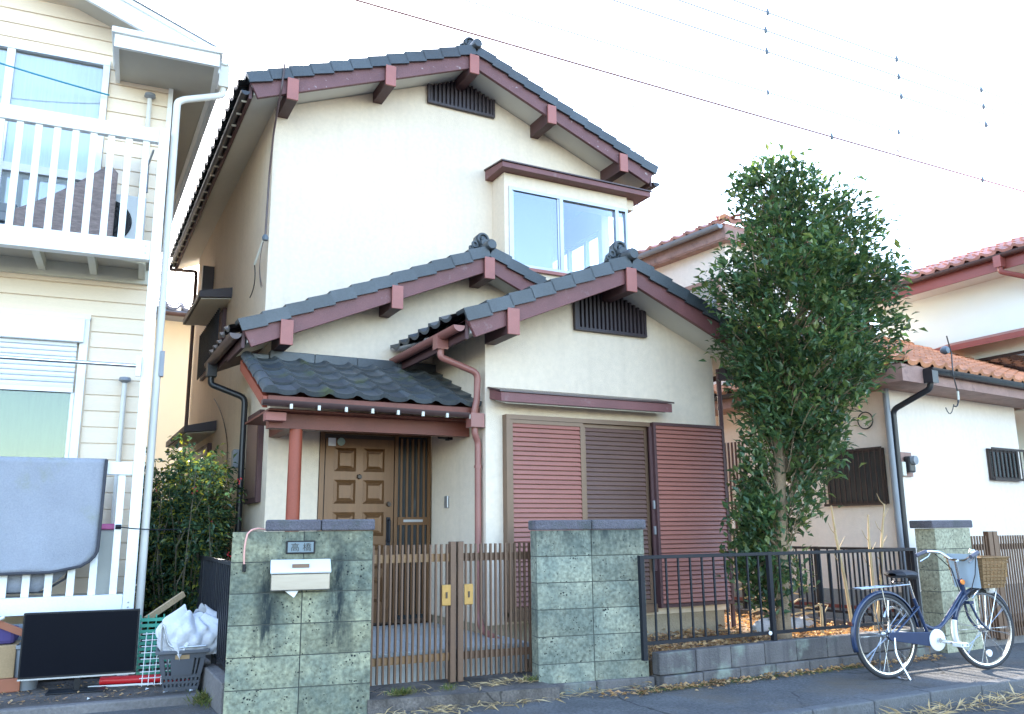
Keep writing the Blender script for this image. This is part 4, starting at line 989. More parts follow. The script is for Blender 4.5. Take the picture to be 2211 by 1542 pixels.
L1(B().tube([(.32, -.50, .012), (.78, -.56, .012)], .008, 6), 'thin_rod', 'rack_white', 'thin pale rod lying on the concrete under the television', 'rod', (.55, -.53, .0))
L1(B().bar((-.62, -.30, .62), (-.16, -.36, .42), .025, .05), 'wood_batten', 'wood_red', 'reddish batten slanting down behind the television', 'batten', (-.4, -.33, .4))
L1(B().tube([(-.75, -.42, .36), (-.30, -.40, .55)], .012, 6), 'white_pole', 'rack_white', 'white pole slanting up at the lower left edge', 'pole', (-.5, -.4, .35))
L1(B().box(-.72, -.20, -.38, -.05, .10, .34), 'cardboard_box', 'cardboard', 'flattened brown cardboard box at the lower left edge', 'box', (-.5, -.2, .10), bevel=.006)
L1(B().box(-.70, -.22, -.34, -.06, .341, .46), 'folded_cloth', 'purple_cloth', 'dark purple cloth on top of the cardboard box', 'cloth', (-.5, -.2, .341), bevel=.03)
L1(B().box(-.75, -.15, -.40, -.04, 0.0, .099), 'wood_crate', 'wood_red', 'dark red wooden crate under the cardboard box', 'crate', (-.45, -.2, 0), bevel=.006)
bn = B().lathe([(0, 0), (.085, 0), (.11, .30), (.125, .31), (.125, .335), (.10, .335), (.08, .02), (0, .02)], 20, (-.13, -.28, 0)); L1(bn, 'waste_bin', 'pipe_grey', 'grey round bin half hidden by the television', 'bin', (-.13, -.28, 0), True)
for i, (u, v, s) in enumerate(((.86, -.95, .02), (.98, -.80, .025), (.74, -.76, .018), (.35, -.99, .015), (1.04, -.98, .02))):
    b = B().add([(u-s, v-s, .004), (u+s, v-s*.5, .012), (u+s*.6, v+s, .006), (u-s*.8, v+s*.7, .015)], [(0, 1, 2), (0, 2, 3)])
    L1(b, 'litter_scrap', 'paper', ['white scrap near the foot of the basket', 'white scrap behind the basket by the low wall', 'white scrap between the rack and the basket', 'tiny white scrap in front of the television', 'white scrap at the corner of the forecourt'][i], 'litter', (u, v, 0), group='scraps on the forecourt')
# ================================================================ entrance: block pillars, gate, low wall, fences
def block_mesh(L_, H, D, m, seed):
    rnd = random.Random(seed); b = B()
    nx, nz = 4, 3
    # front face slightly uneven
    def f(s, t):
        e = min(s, 1-s, t, 1-t)
        return (s*L_, -.004*min(1, e*6)+rnd.uniform(-.0012, .0012)*(e > 0), t*H)
    b.grid(f, nx, nz); b.box(0, L_, .0005, D, 0, H); return b.mesh('block', m)
def pillar(name, label, cat, org, rot, length, ztop, courses, ch, ncol, cap, m='block', thick=.15, split=None, z_plinth=None):
    p = thing(name, label, cat, (org[0], org[1], ztop-courses*ch), rot, world=False)
    zb = 0; H = courses*ch
    B().box(.006, length-.006, .008, thick-.008, .0, H-.002).build('mortar_core', 'mortar', p)
    cw = length/ncol; k = 0
    for r in range(courses):
        for c in range(ncol):
            me = block_mesh(cw-.007, ch-.007, thick, m, k); k += 1
            put('block', me, p, loc=(c*cw+.0035, random.uniform(-.002, .002), r*ch+.0035))
    n = max(1, int(round((cap[1]-cap[0])/.5)))
    for i in range(n):
        a0 = cap[0]+(cap[1]-cap[0])*i/n; a1 = cap[0]+(cap[1]-cap[0])*(i+1)/n
        B().box(a0+.002, a1-.002, -.018, thick+.02, H+.001, H+.078).build('cap_stone', 'block_cap', p, bevel=.012)
    return p
PL = pillar('block_pillar', 'mossy concrete block gate pillar carrying the nameplate and mailbox', 'pillar', (1.03, 6.06), radians(-11), .955, 1.165, 6, .205, 2, (.215, .965), 'block_stained')
PR = pillar('block_pillar', 'concrete block gate pillar between the gate and the black fence', 'pillar', (3.285, 5.87), radians(-10), .925, 1.152, 6, .200, 2, (-.012, .945))
PRR = pillar('block_pillar', 'short tan block pillar beside the slatted gate behind the bicycle', 'pillar', (7.72, 5.66), radians(3), .60, 1.13, 6, .205, 1, (-.05, .64), 'block_tan', .22)
# footing stones under the right pillar and along the low wall
lw_ = thing('low_block_wall', 'low stained block wall under the black fence', 'wall', (5.8, 5.62, -.06))
for i in range(9):
    x0 = 4.215+.366*i
    B().box(x0+.003, x0+.363, 5.60, 5.70, .035, .205+random.uniform(-.004, .004)).build('block', 'low_wall', lw_, bevel=.008)
for k in range(2): B().box(-.03+.495*k, .46+.495*k, -.035, .17, -.08, .062+.004*k).build('footing_stone', 'low_wall', PR, bevel=.01)
for i in range(8):
    x0 = 4.235+.39*i; y0 = 5.575
    B().box(x0+.003, x0+.387, y0-.0, y0+.17, -.12, .032+random.uniform(-.004, .003)).build('footing_stone', 'low_wall', lw_, bevel=.01)
for i in range(8):
    y0 = 5.71+.40*i; B().box(7.30, 7.42, y0+.003, y0+.397, -.1, .20).build('block', 'low_wall', lw_, bevel=.008)
# wall beside the left yard edge, running back
sw_ = thing('side_block_wall', 'low concrete edging wall running back beside the bush', 'wall', (1.10, 7.6, -.05))
for i in range(9): B().box(1.055, 1.155, 6.30+.40*i+.003, 6.30+.40*i+.397, -.06, .16+random.uniform(-.005, .005)).build('block', 'concrete', sw_, bevel=.01)
# gate threshold
th = B().prism([(1.95, 5.86), (3.32, 5.62), (3.32, 6.40), (1.95, 6.40)], -.12, .03, 'z').build('threshold', 'apron'); struct(th)
# nameplate and mailbox in the left pillar's frame
pw = lambda u, v, z: (1.03+u*cos(radians(-11))-v*sin(radians(-11)), 6.06+u*sin(radians(-11))+v*cos(radians(-11)), z)
npz = thing('nameplate', 'small dark blue-grey nameplate with two characters on the left pillar', 'nameplate', pw(.455, -.006, 1.012), radians(-11), world=False)
B().box(-.098, .098, -.012, .004, 0, .088).build('plate_frame', 'black_plastic', npz, bevel=.004)
B().box(-.086, .086, -.016, -.0121, .010, .078).build('plate', 'plate_blue', npz)
for ch_, ux in (('\u9ad8', -.068), ('\u6a4b', .012)):
    cu = bpy.data.curves.new('character', 'FONT'); cu.body = ch_; cu.size = .060; cu.extrude = .0008
    to = bpy.data.objects.new('character', cu); C.objects.link(to)
    dg = bpy.context.evaluated_depsgraph_get(); me = bpy.data.meshes.new_from_object(to.evaluated_get(dg)); bpy.data.objects.remove(to)
    me.materials.clear(); me.materials.append(MATS['ink'])
    put('character', me, npz, loc=(ux, -.0175, .022), rot=(pi/2, 0, 0))
mb = thing('mailbox', 'steel letterbox with a pale lid on the left pillar', 'mailbox', pw(.46, -.006, .77), radians(-11), world=False)
B().box(-.195, .195, -.075, .002, 0, .115).build('body', 'mail_steel', mb, bevel=.008)
vb = B(); vb.prism([(-.155, .10), (.155, .10), (.155, .030), (.0, .012), (-.155, .030)], -.0785, -.0755, 'y'); vb.build('front_panel', 'mail_steel', mb)
lid = B(); lid.prism([(-.098, .125), (.002, .205), (.002, .165), (-.09, .112)], -.200, .200, 'x'); lid.build('lid', 'mail_lid', mb, bevel=.004)
B().box(-.06, .055, -.074, -.070, .150, .176).build('name_slot', 'bronze_frame', mb)
B().add([(-.10, -.05, -.001), (-.01, -.05, -.001), (-.04, -.055, -.045)], [(0, 1, 2)]).build('paper_corner', 'paper', mb)
pc = B().tube(bez(pw(.09, -.008, .93), pw(.075, -.012, 1.06), pw(.10, -.004, 1.15), 8)+bez(pw(.10, -.004, 1.15), pw(.14, .02, 1.205), pw(.22, .06, 1.175), 6)[1:], .006, 6)
pco = pc.build('conduit', 'pink_cable', None, True); tag(pco, 'pink cable hooked over the left end of the pillar', 'cable')
B().tube([pw(.09, -.010, .90), pw(.09, -.010, .95)], .012, 8).build('plug', 'black_plastic', pco)
# gate leaves
def gate_leaf(name, label, x0, x1, y0, y1, stile_right, m_bar, m_rail, n):
    d = Vector((x1-x0, y1-y0, 0)); L_ = d.length; rot = atan2(d.y, d.x)
    g = thing(name, label, 'gate', (x0, y0, .0), rot, world=False, group='leaves of the brown slatted gate')
    B().box(.0, L_, -.006, .018, .925, .985).build('top_rail', m_rail, g); B().box(.0, L_, -.006, .018, .20, .255).build('bottom_rail', m_rail, g)
    bmz = B().box(-.0065, .0065, -.012, .012, .075, 1.055).mesh('bar', m_bar)
    for i in range(n): put('bar', bmz, g, loc=(L_*(i+.6)/(n+.2), -.019, 0))
    s0 = L_-.045 if stile_right else .0
    B().box(s0, s0+.045, -.032, .022, .045, 1.075).build('stile', m_bar, g, bevel=.003)
    h0 = s0-.075 if stile_right else s0+.046
    h = B().box(h0, h0+.073, -.045, -.032, .60, .755).build('lock_plate', 'brass', g, bevel=.004)
    B().box(h0+.030, h0+.043, -.052, -.0451, .655, .70).build('keyhole', 'door_dark', h)
    return g
gate_leaf('slatted_gate', 'left leaf of the brown slatted gate, next to the mailbox pillar', 2.03, 2.715, 6.16, 6.15, True, 'gate_bronze', 'gate_rail', 15)
gate_leaf('slatted_gate', 'right leaf of the brown slatted gate, next to the plain pillar', 2.735, 3.405, 6.15, 6.10, False, 'gate_bronze', 'gate_bronze', 16)
B().box(0, .02, 0, .02, 0, .1)
gp_ = one(B().box(3.415, 3.462, 6.04, 6.10, .0, 1.12), 'gate_post', 'gate_dark', 'dark brown post between the gate and the plain pillar', 'post', (3.44, 6.07, 0), bevel=.004)
gp_ = one(B().box(1.985, 2.022, 6.05, 6.10, .0, 1.06), 'gate_post', 'gate_dark', 'dark brown gate post hidden behind the mailbox pillar', 'post', (2.0, 6.07, 0), bevel=.004)
# gate of the right neighbour
def rgate(x0, x1, y, label, post_left):
    g = thing('slatted_gate', label, 'gate', ((x0+x1)/2, y, 0), group='leaves of the neighbour gate')
    B().box(x0, x1, y, y+.02, .90, .96).build('top_rail', 'gate_dark', g); B().box(x0, x1, y, y+.02, .10, .16).build('bottom_rail', 'gate_dark', g)
    n = int((x1-x0)/.043); me = B().box(-.009, .009, -.012, .0, .02, 1.045).mesh('bar', 'gate_bronze')
    for i in range(n): put('bar', me, g, loc=(x0+.02+(x1-x0-.02)*i/n, y-.001, 0))
    s = x0 if post_left else x1-.07
    B().box(s, s+.07, y-.03, y+.03, 0, 1.09).build('stile', 'gate_bronze', g, bevel=.004)
    h = s-.06 if not post_left else s+.072
    B().box(h, h+.058, y-.04, y-.028, .62, .76).build('lock_plate', 'brass', g)
rgate(8.36, 8.70, 5.73, 'narrow left leaf of the neighbour slatted gate behind the basket', False)
rgate(8.715, 9.6, 5.73, 'right leaf of the neighbour slatted gate at the right edge', True)

def fence(name, label, p0, p1, z0, z1, posts, gap, m='iron_black', zpost=.15, bar=.014, group=None):
    p0, p1 = Vector((*p0, 0)), Vector((*p1, 0)); L_ = (p1-p0).length; rot = atan2((p1-p0).y, (p1-p0).x)
    f_ = thing(name, label, 'fence', (p0.x, p0.y, zpost), rot, world=False, group=group)
    B().box(0, L_, -.018, .018, z1-.028-zpost, z1-zpost).build('top_rail', m, f_, bevel=.003)
    B().box(0, L_, -.012, .012, z0-zpost, z0+.026-zpost).build('bottom_rail', m, f_)
    me = B().box(-bar/2, bar/2, -bar/2, bar/2, z0+.026-zpost, z1-.028-zpost).mesh('bar', m)
    for s in posts: B().box(s-.02, s+.02, -.02, .02, 0, z1-zpost+.002).build('post', m, f_, bevel=.003)
    x = gap
    while x < L_-.03:
        if min(abs(x-s) for s in posts) > .03: put('bar', me, f_, loc=(x, 0, 0))
        x += gap
    return f_
ff = fence('railing', 'black iron railing along the front of the yard behind the bicycle', (4.11, 5.645), (7.36, 5.645), .262, .945, [.0, 1.36, 3.24], .1235)
B().lathe([(0, -.03), (.016, -.028), (.018, -.02), (0, -.02)], 10, (1.30, 0, .125), 'y').build('reflector_stud', 'lamp_glass', ff)
fence('railing', 'black railing running back between the yard and the right neighbour', (7.36, 5.70), (7.44, 9.0), .262, .945, [.0, 1.2, 2.4, 3.28], .115)
fence('railing', 'dark rusty railing running back from the left pillar beside the bush', (1.115, 6.28), (1.22, 9.3), .22, .955, [.02, 1.0, 2.0, 3.0], .105, bar=.03, m='iron_black')

# ================================================================ plants
CAMR = Vector((cos(radians(27.764)), -sin(radians(27.764)), 0)); CAMF = Vector((sin(radians(27.764)), cos(radians(27.764)), 0))
def leaf_into(b, p, d, up, l, wd, fold=.25):
    """a folded leaf: base p, direction d"""
    d = d.normalized(); s = d.cross(up)
    if s.length < 1e-4: s = d.orthogonal()
    s.normalize(); n = s.cross(d)
    o = len(b.v)
    tip = p+d*l - n*l*.12
    b.v += [tuple(p), tuple(p+d*l*.45+s*wd/2+n*wd*fold), tuple(tip), tuple(p+d*l*.45-s*wd/2+n*wd*fold), tuple(p+d*l*.5)]
    b.f += [(o, o+1, o+4), (o+1, o+2, o+4), (o, o+4, o+3), (o+4, o+2, o+3)]
tree = thing('evergreen_tree', 'dense evergreen tree with glossy leaves behind the black railing', 'tree', (5.95, 6.0, .12))
PROF = [(4.76, .05, .36), (4.70, -.08, .50), (4.52, -.25, .78), (4.30, -.33, 1.00), (4.05, -.30, 1.18), (3.75, -.40, 1.33), (3.36, -.58, 1.36), (3.12, -.64, 1.34), (2.84, -.56, 1.20), (2.66, -.44, 1.06), (2.43, -.32, .86), (2.20, -.31, .74), (1.98, -.32, .62), (1.76, -.40, .48), (1.54, -.38, .34), (1.32, -.42, .27), (1.11, -.40, .22), (.90, -.46, .18), (.60, -.38, .15), (.42, -.28, .12)]
def prof(z):
    for (z1, l1, r1), (z0, l0, r0) in zip(PROF, PROF[1:]):
        if z0 <= z <= z1:
            t = (z-z0)/(z1-z0); return l0+(l1-l0)*t, r0+(r1-r0)*t
    return 0, .1
rnd = random.Random(11)
clumps = []
AX = Vector((6.05, 6.02, 0))
tries = 0
while len(clumps) < 1000 and tries < 20000:
    tries += 1
    z = rnd.uniform(.45, 4.75); l, r = prof(z); c = (l+r)/2; h = (r-l)/2
    if rnd.random() > h/1.05+.20: continue
    a = rnd.uniform(0, 2*pi); rr = rnd.random()**.42
    if z < 1.9 and rr < .25: continue
    ir = 1+.14*sin(3*a+z*2.3)+.10*sin(5*a-z*4.1)
    x = c+h*rr*cos(a)*(.92+.10*sin(z*5.1+(0 if cos(a) > 0 else 2))+.06*sin(z*11)); dpt = h*.85*rr*sin(a)*ir
    if z < 1.9 and abs(x+.02) < .12 and dpt < .10: continue
    clumps.append(AX+CAMR*x+CAMF*dpt+Vector((0, 0, z)))
# trunk and limbs
tb = B()
tb.tube([(5.93, 5.99, .05), (5.95, 6.0, .5), (5.99, 6.01, 1.1), (6.05, 6.0, 1.75), (6.09, 6.02, 2.3), (6.14, 6.03, 2.9)], [.072, .062, .056, .052, .047, .036], 12)
tb.build('trunk', 'bark', tree, smooth=True)
stem2 = B().tube([(6.03, 6.05, .05), (6.04, 6.06, .45), (6.10, 6.06, .9), (6.14, 6.08, 1.6), (6.2, 6.1, 2.2)], [.04, .034, .03, .026, .02], 10); stem2.build('stem', 'bark', tree, smooth=True)
lb = []
for k in range(14):
    t = rnd.choice(clumps); z0 = rnd.uniform(1.2, 2.8)
    if t.z < z0+.3: continue
    p0 = Vector((6.0+.045*z0, 6.01, z0)); mid = p0.lerp(t, .5)+Vector((0, 0, -.05*(t-p0).length))
    L_ = bez(p0, mid, t, 6); n_ = len(L_); B().tube(L_, [.024-.018*i/(n_-1) for i in range(n_)], 7).build('limb', 'bark', tree, smooth=True)
    lb.append(L_)
tw = B()
for c in clumps:
    z0 = max(.9, c.z-rnd.uniform(.25, .6)); ax_ = Vector((6.0+.045*z0, 6.01, z0))
    st_ = c.lerp(ax_, min(.8, .35/max(.1, (c-ax_).length)))
    tw.tube([st_, st_.lerp(c, .55)+Vector((0, 0, .02)), c], [.005, .004, .002], 4, caps=False)
stuff(tw.build('twigs', 'bark', tree))
lv = B(); big = []
for c in clumps:
    out = (c-(AX+Vector((CAMR*((prof(c.z)[0]+prof(c.z)[1])/2)))+Vector((0, 0, c.z-.25)))).normalized()
    dens = (27 if c.z < 3.9 else 17) if c.z > 2.1 else 21
    for k in range(dens):
        p = c+Vector((rnd.gauss(0, .072), rnd.gauss(0, .072), rnd.gauss(0, .085)))
        d = (out*.7+Vector((rnd.gauss(0, .6), rnd.gauss(0, .6), rnd.gauss(.15, .5))))
        l = rnd.uniform(.060, .112)
        if (p-AX).dot(CAMF) < -.45 and len(big) < 300 and rnd.random() < .25: big.append((p, d, l))
        else: leaf_into(lv, p, d, Vector((rnd.gauss(0, .4), rnd.gauss(0, .4), 1)), l, l*.52)
crown = stuff(lv.build('crown', 'leaf_tree', tree))
lm = []
for k in range(4):
    b = B(); leaf_into(b, Vector((0, 0, 0)), Vector((0, 1, .0)), Vector((0, 0, 1)), 1.0, .40, .2+.06*k); me = b.mesh('leaf', 'leaf_tree'); lm.append(me)
for i, (p, d, l) in enumerate(big):
    q_ = d.to_track_quat('Y', 'Z').to_matrix().to_4x4(); M_ = Matrix.Translation(p) @ q_ @ Matrix.Scale(l, 4)
    put('leaf', lm[i % 4], crown, M=M_)
# dry cut stalks standing behind the fence
for i, (x, y, z0, dx, dy, hh, lb_) in enumerate(((6.84, 6.0, .12, -.10, .05, 1.24, 'tall pale dry stalk leaning left of the others'), (7.16, 6.02, .12, .06, .0, 1.15, 'pale dry stalk standing in the middle of the three'), (7.22, 6.05, .12, .32, .02, 1.26, 'forked pale dry stalk leaning right over the railing'))):
    b = B(); p0 = Vector((x, y, z0)); p1 = Vector((x+dx, y+dy, z0+hh))
    b.tube([p0, p0.lerp(p1, .4)+Vector((.012, 0, 0)), p0.lerp(p1, .75)-Vector((.008, 0, 0)), p1], [.019, .016, .013, .008], 8)
    for k in range(3+(i == 2)*2):
        q0 = p0.lerp(p1, .55+.11*k); sg = 1 if k % 2 else -1
        b.tube([q0, q0+Vector((sg*.05, .01, .05)), q0+Vector((sg*.10, .0, .12))], [.006, .004, .002], 5)
    one(b, 'dry_stalk', 'stalk', lb_, 'stalk', tuple(p0), 'dry stalks behind the railing', True)
b = B(); b.tube([(6.48, 6.05, .12), (6.49, 6.05, .40), (6.47, 6.06, .44)], [.016, .014, .008], 7); b.tube([(6.49, 6.05, .30), (6.56, 6.03, .42)], [.008, .004], 6)
one(b, 'cut_stump', 'stalk', 'short forked stump beside the tree behind the railing', 'stump', (6.48, 6.05, .12), smooth=True)
# branch pile and stones by the house corner
bp_ = B()
for k in range(34):
    a = rnd.uniform(-.6, .6); p = Vector((rnd.uniform(6.3, 6.9), rnd.uniform(6.5, 7.3), rnd.uniform(.2, .62))); d = Vector((cos(a), sin(a)*.6, rnd.uniform(-.1, .2)))
    l = rnd.uniform(.15, .4); bp_.tube([p, p+d*l*.5+Vector((0, 0, .02)), p+d*l], [.011, .009, .005], 5)
stuff(tag(bp_.build('branch_pile', 'stalk'), 'heap of pale cut branches by the corner of the house', 'branches'))
def rock(seed, sx, sy, sz):
    r_ = random.Random(seed); b = B(); ph = [(r_.uniform(1, 4), r_.uniform(0, 6)) for _ in range(5)]
    def f(s, t):
        a, c_ = 2*pi*s, pi*(t-.5); k = 1+.10*sin(ph[0][0]*a//1+ph[0][1])*0+.12*sin(2*a+ph[1][1])*cos(c_)+.10*sin(3*a+ph[2][1]+2*c_)
        return (sx*k*cos(a)*cos(c_), sy*k*sin(a)*cos(c_), max(-.02, sz*k*sin(c_)))
    return b.grid(f, 16, 8)
for i, (x, y, sx, sy, sz, lb_) in enumerate(((6.36, 6.62, .22, .13, .11, 'flat pale stone nearest the house corner behind the railing'), (6.70, 6.60, .16, .11, .10, 'pale oblong stone right of the flat one behind the railing'), (6.98, 6.75, .12, .10, .09, 'small stone farthest right behind the railing'))):
    o = rock(i, sx, sy, sz).build('garden_stone', 'stone', None, True, loc=(x, y, .15)); tag(o, lb_, 'stone', 'stones behind the railing')
# bush between the two houses
bush = thing('nandina_bush', 'leafy bush with glinting small leaves between the two houses', 'bush', (1.12, 9.3, .0))
rb_ = random.Random(5); bs = B(); bl = B(); bbig = []
for k in range(80):
    a = rb_.uniform(0, 2*pi); r = rb_.random()**.6
    x = 1.12+.50*r*cos(a); y = 9.25+.90*r*sin(a); hh = (2.25-.5*r)*rb_.uniform(.6, 1.0)
    top = Vector((x+rb_.gauss(0, .10), y+rb_.gauss(0, .15), hh))
    bs.tube([(1.1+.5*(x-1.1), 9.35+.5*(y-9.35), 0), Vector((x, y, hh*.6)), top], [.007, .005, .003], 5)
    for j in range(38):
        t = rb_.uniform(.08, 1.04); p0 = Vector((1.1+.5*(x-1.1), 9.35+.5*(y-9.35), 0)).lerp(top, t)
        aa = rb_.uniform(0, 2*pi); dr_ = Vector((cos(aa)*.8, sin(aa)*.8, rb_.uniform(-.25, .35))); ll = rb_.uniform(.10, .24)
        tip = p0+dr_*ll
        if tip.x > 1.64 and tip.y > 8.3: continue
        for q in range(11):
            p = p0.lerp(tip, .25+.85*q/10)+Vector((rb_.gauss(0, .02), rb_.gauss(0, .02), rb_.gauss(0, .02))); d = dr_+Vector((rb_.gauss(0, .7), rb_.gauss(0, .7), rb_.gauss(-.1, .5))); l = rb_.uniform(.045, .085)
            leaf_into(bl, p, d, Vector((rb_.gauss(0, .5), rb_.gauss(0, .5), 1)), l, l*.42)
bs.build('stems', 'stem_dark', bush); bc = stuff(bl.build('crown', 'leaf_bush', bush))
for k in range(9):
    p = Vector((1.10+rb_.uniform(-.4, .45), 8.65+rb_.uniform(0, .4), rb_.uniform(.7, 1.7))); b = B()
    for j in range(6): b.lathe([(0, -.008), (.007, -.004), (.007, .004), (0, .008)], 6, p+Vector((rb_.gauss(0, .015), rb_.gauss(0, .015), rb_.gauss(0, .02))))
    b.build('berry_cluster', 'red_plastic', bush)

# ground litter and weeds
def litter(name, n, area, m, kind_label, cat, z, lmin, lmax, upright=0, seed=1, lift=.03):
    r_ = random.Random(seed); b = B()
    for k in range(n):
        x, y = area(r_)
        p = Vector((x, y, z(x, y) if callable(z) else z)) + Vector((0, 0, r_.uniform(.003, lift))); a = r_.uniform(0, 2*pi); l = r_.uniform(lmin, lmax)
        d = Vector((cos(a), sin(a), r_.uniform(-.05, .35)+upright*r_.uniform(.6, 2)))
        leaf_into(b, p, d, Vector((r_.gauss(0, .5), r_.gauss(0, .5), 1)), l, l*(.12 if upright else .5) if m != 'leaf_straw' else l*.07, .3)
    return stuff(tag(b.build(name, m), kind_label, cat))
litter('leaf_litter', 4200, lambda r: (r.uniform(4.3, 7.25), 5.75+3.0*r.random()**1.6), 'leaf_dry', 'fallen brown leaves covering the soil behind the railing', 'leaves', .12, .03, .08, seed=2, lift=.05)
litter('leaf_litter', 650, lambda r: (r.uniform(3.6, 7.4), 5.56-abs(r.gauss(0, .07))), 'leaf_dry', 'brown leaves gathered along the foot of the low wall', 'leaves', -.06, .02, .06, seed=3)
litter('straw', 260, lambda r: (r.choice((2.2, 2.5, 3.0, 3.15, 3.6, 4.3))+r.gauss(0, .22), 5.74-.14*r.random()-.06*0), 'leaf_straw', 'dry straw lying along the foot of the threshold', 'straw', -.06, .05, .22, seed=4, lift=.02)
litter('straw', 420, lambda r: (r.uniform(5.1, 8.4), 4.36-abs(r.gauss(0, .10))), 'leaf_straw', 'dry straw lying in the gutter below the kerb', 'straw', -.17, .06, .22, upright=.15, seed=5, lift=.03)
litter('straw', 170, lambda r: (r.choice((2.3, 2.9, 3.05, 3.2))+r.gauss(0, .12), 5.88+.16*r.random()), 'leaf_straw', 'dry straw scattered on the gate threshold', 'straw', .03, .04, .16, seed=6, lift=.012)
litter('weeds', 260, lambda r: (r.choice((2.16, 2.20, 2.24, 2.55, 3.24))+r.gauss(0, .035), 5.86+.06*r.random()), 'leaf_grass', 'small green weeds on the gate threshold', 'weeds', .03, .03, .08, upright=.8, seed=7, lift=.01)
litter('moss_strip', 2200, lambda r: (r.uniform(3.9, 6.4), 5.555-abs(r.gauss(0, .05))), 'leaf_grass', 'green moss and grass at the foot of the low wall', 'grass', -.06, .015, .04, upright=.3, seed=8, lift=.008)
litter('weeds', 260, lambda r: (1.02+r.gauss(0, .05), 6.78+r.gauss(0, .10)), 'leaf_grass', 'green weeds at the corner of the forecourt beside the pillar', 'weeds', -.06, .03, .09, upright=.8, seed=9, lift=.05)
# ================================================================ right neighbour (own frame)
RROT = radians(6.5)
RH = thing('tiled_house', 'pale house with orange tiled roof behind the bicycle and the tree', 'house', (8.5, 6.63, 0), RROT, world=False)
wb = B(); wb.box(0, 2.95, 0, .12, .42, 2.86); wb.box(0, .12, .12, 3.4, .42, 2.86); wb.box(2.95, 6, .9, 1.02, .1, 2.86); wb.box(2.83, 2.95, .12, .9, .42, 2.86); wb.box(0, .12, 3.75, 6, .42, 2.86); wb.box(0, .12, 3.4, 3.75, 2.35, 2.86)
wb.build('wall', 'wall_right', RH)
B().box(-.012, 2.96, -.012, .10, .0, .42).build('foundation', 'found', RH); B().box(-.012, .10, .10, 6, .0, .419).build('foundation', 'found', RH)
B().box(-.02, -.013, .2, 5, .20, .24).build('base_stripe', 'fascia_red', RH)
ub = B(); ub.box(-.10, 3.2, 2.24, 2.36, 3.0, 5.25); ub.box(-.10, .02, 2.36, 6.2, 3.0, 5.25); ub.box(3.08, 3.2, 2.62, 6.2, 3.0, 5.25); ub.build('upper_wall', 'wall_right', RH)
# pent roof round the front and left side
s_ = .45
# front slope rises from v=-.45 to the upper wall; left slope from u=-.45 to u=.17, joined on a hip line
zE = 2.93
rb = B()
hu = .62
rb.add([(-.45, -.45, zE), (6.3, -.45, zE), (6.3, 2.5, zE+s_*2.95), (.17, 2.5, zE+s_*2.95), (.17, .17, zE+s_*.62),
        (-.45, -.45, zE-.07), (6.3, -.45, zE-.07), (6.3, 2.5, zE+s_*2.95-.07), (.17, 2.5, zE+s_*2.95-.07)], [(0, 1, 2, 3, 4), (5, 6, 7, 8), (0, 1, 6, 5)])
rb.add([(-.45, -.45, zE), (.17, .17, zE+s_*.62), (.17, 6.2, zE+s_*.62), (-.45, 6.2, zE), (-.45, -.45, zE-.07), (-.45, 6.2, zE-.07), (.17, 6.2, zE-.07)], [(0, 1, 2, 3), (0, 3, 5, 4), (4, 5, 6)])
rr = rb.build('roof', 'fascia_pink', RH)
TO = pantile('tile_orange', wd=.262, ln=.26, lip=.05, amp=.036)
fld = B(); cnt = 0
for c in range(25):
    u = -.33+.262*c
    for r in range(12):
        v = -.50+.245*r*cos(atan2(s_, 1)); 
        if u-.10 < v+.0 and u < .17 and v > u: continue
        M_ = slope_matrix((u, v, zE+.045+s_*(v+.45)), (1, 0, 0), (0, 1, s_))
        if (c < 15 and r < 2): put('eave_tile' if r == 0 else 'roof_tile', TO, rr, M=M_)
        else:
            o = len(fld.v); fld.v += [tuple(M_ @ x.co) for x in TO.vertices]; fld.f += [tuple(j+o for j in p.vertices) for p in TO.polygons]
stuff(fld.build('tile_field', 'tile_orange', rr, smooth=True))
for c in range(24):
    v = -.2+.262*c
    for r in range(3):
        u = -.50+.22*r
        if u > v: continue
        put('side_tile', TO, rr, M=slope_matrix((u, v, zE+.045+s_*(u+.45)), (0, -1, 0), (1, 0, s_)))
RO = roll_mesh('tile_orange', .062, .26)
for i in range(4): put('hip_cap', RO, rr, M=slope_matrix((-.47+.19*i, -.47+.19*i, zE+.03+s_*.19*i), (1, -1, 0), (1, 1, s_)))
for i in range(24): put('ridge_cap', RO, rr, M=slope_matrix((.17+.25*i, 2.42, zE+.05+s_*2.87), (0, -1, 0), (1, 0, 0)))
B().box(-.47, 6.3, -.47, -.452, zE-.20, zE-.01).build('fascia', 'fascia_pink', rr); B().box(-.47, -.452, -.452, 6.2, zE-.20, zE-.01).build('fascia', 'fascia_pink', rr)
B().box(-.45, 6.3, -.45, .0, zE-.20, zE-.18).build('eave_soffit', 'fascia_pink', rr); B().box(-.45, .0, 0, 6.2, zE-.20, zE-.18).build('eave_soffit', 'fascia_pink', rr)
half_gutter(B(), (-.05, -.53, zE-.03), (6.3, -.53, zE-.02), .06).build('gutter', 'gutter_black', rr, smooth=True)
half_gutter(B(), (-.53, -.3, zE-.03), (-.53, 6.0, zE-.02), .06).build('gutter', 'gutter_black', rr, smooth=True)
dp = B(); dp.box(-.06, .06, -.58, -.46, zE-.20, zE-.05); dp.tube(smooth_path([(0, -.52, zE-.16), (0, -.50, zE-.26), (-.05, -.06, 2.48), (-.055, -.05, .1)]), .034, 10); dpo = dp.build('downpipe', 'gutter_black', RH, smooth=True)
B().tube([(-.12, -.03, .1), (-.12, -.03, 2.85)], .036, 10).build('downpipe', 'pipe_grey', RH, smooth=True)
B().box(-.02, .05, -.09, -.03, 1.72, 1.88).build('junction_box', 'cream_joist', RH, bevel=.006)
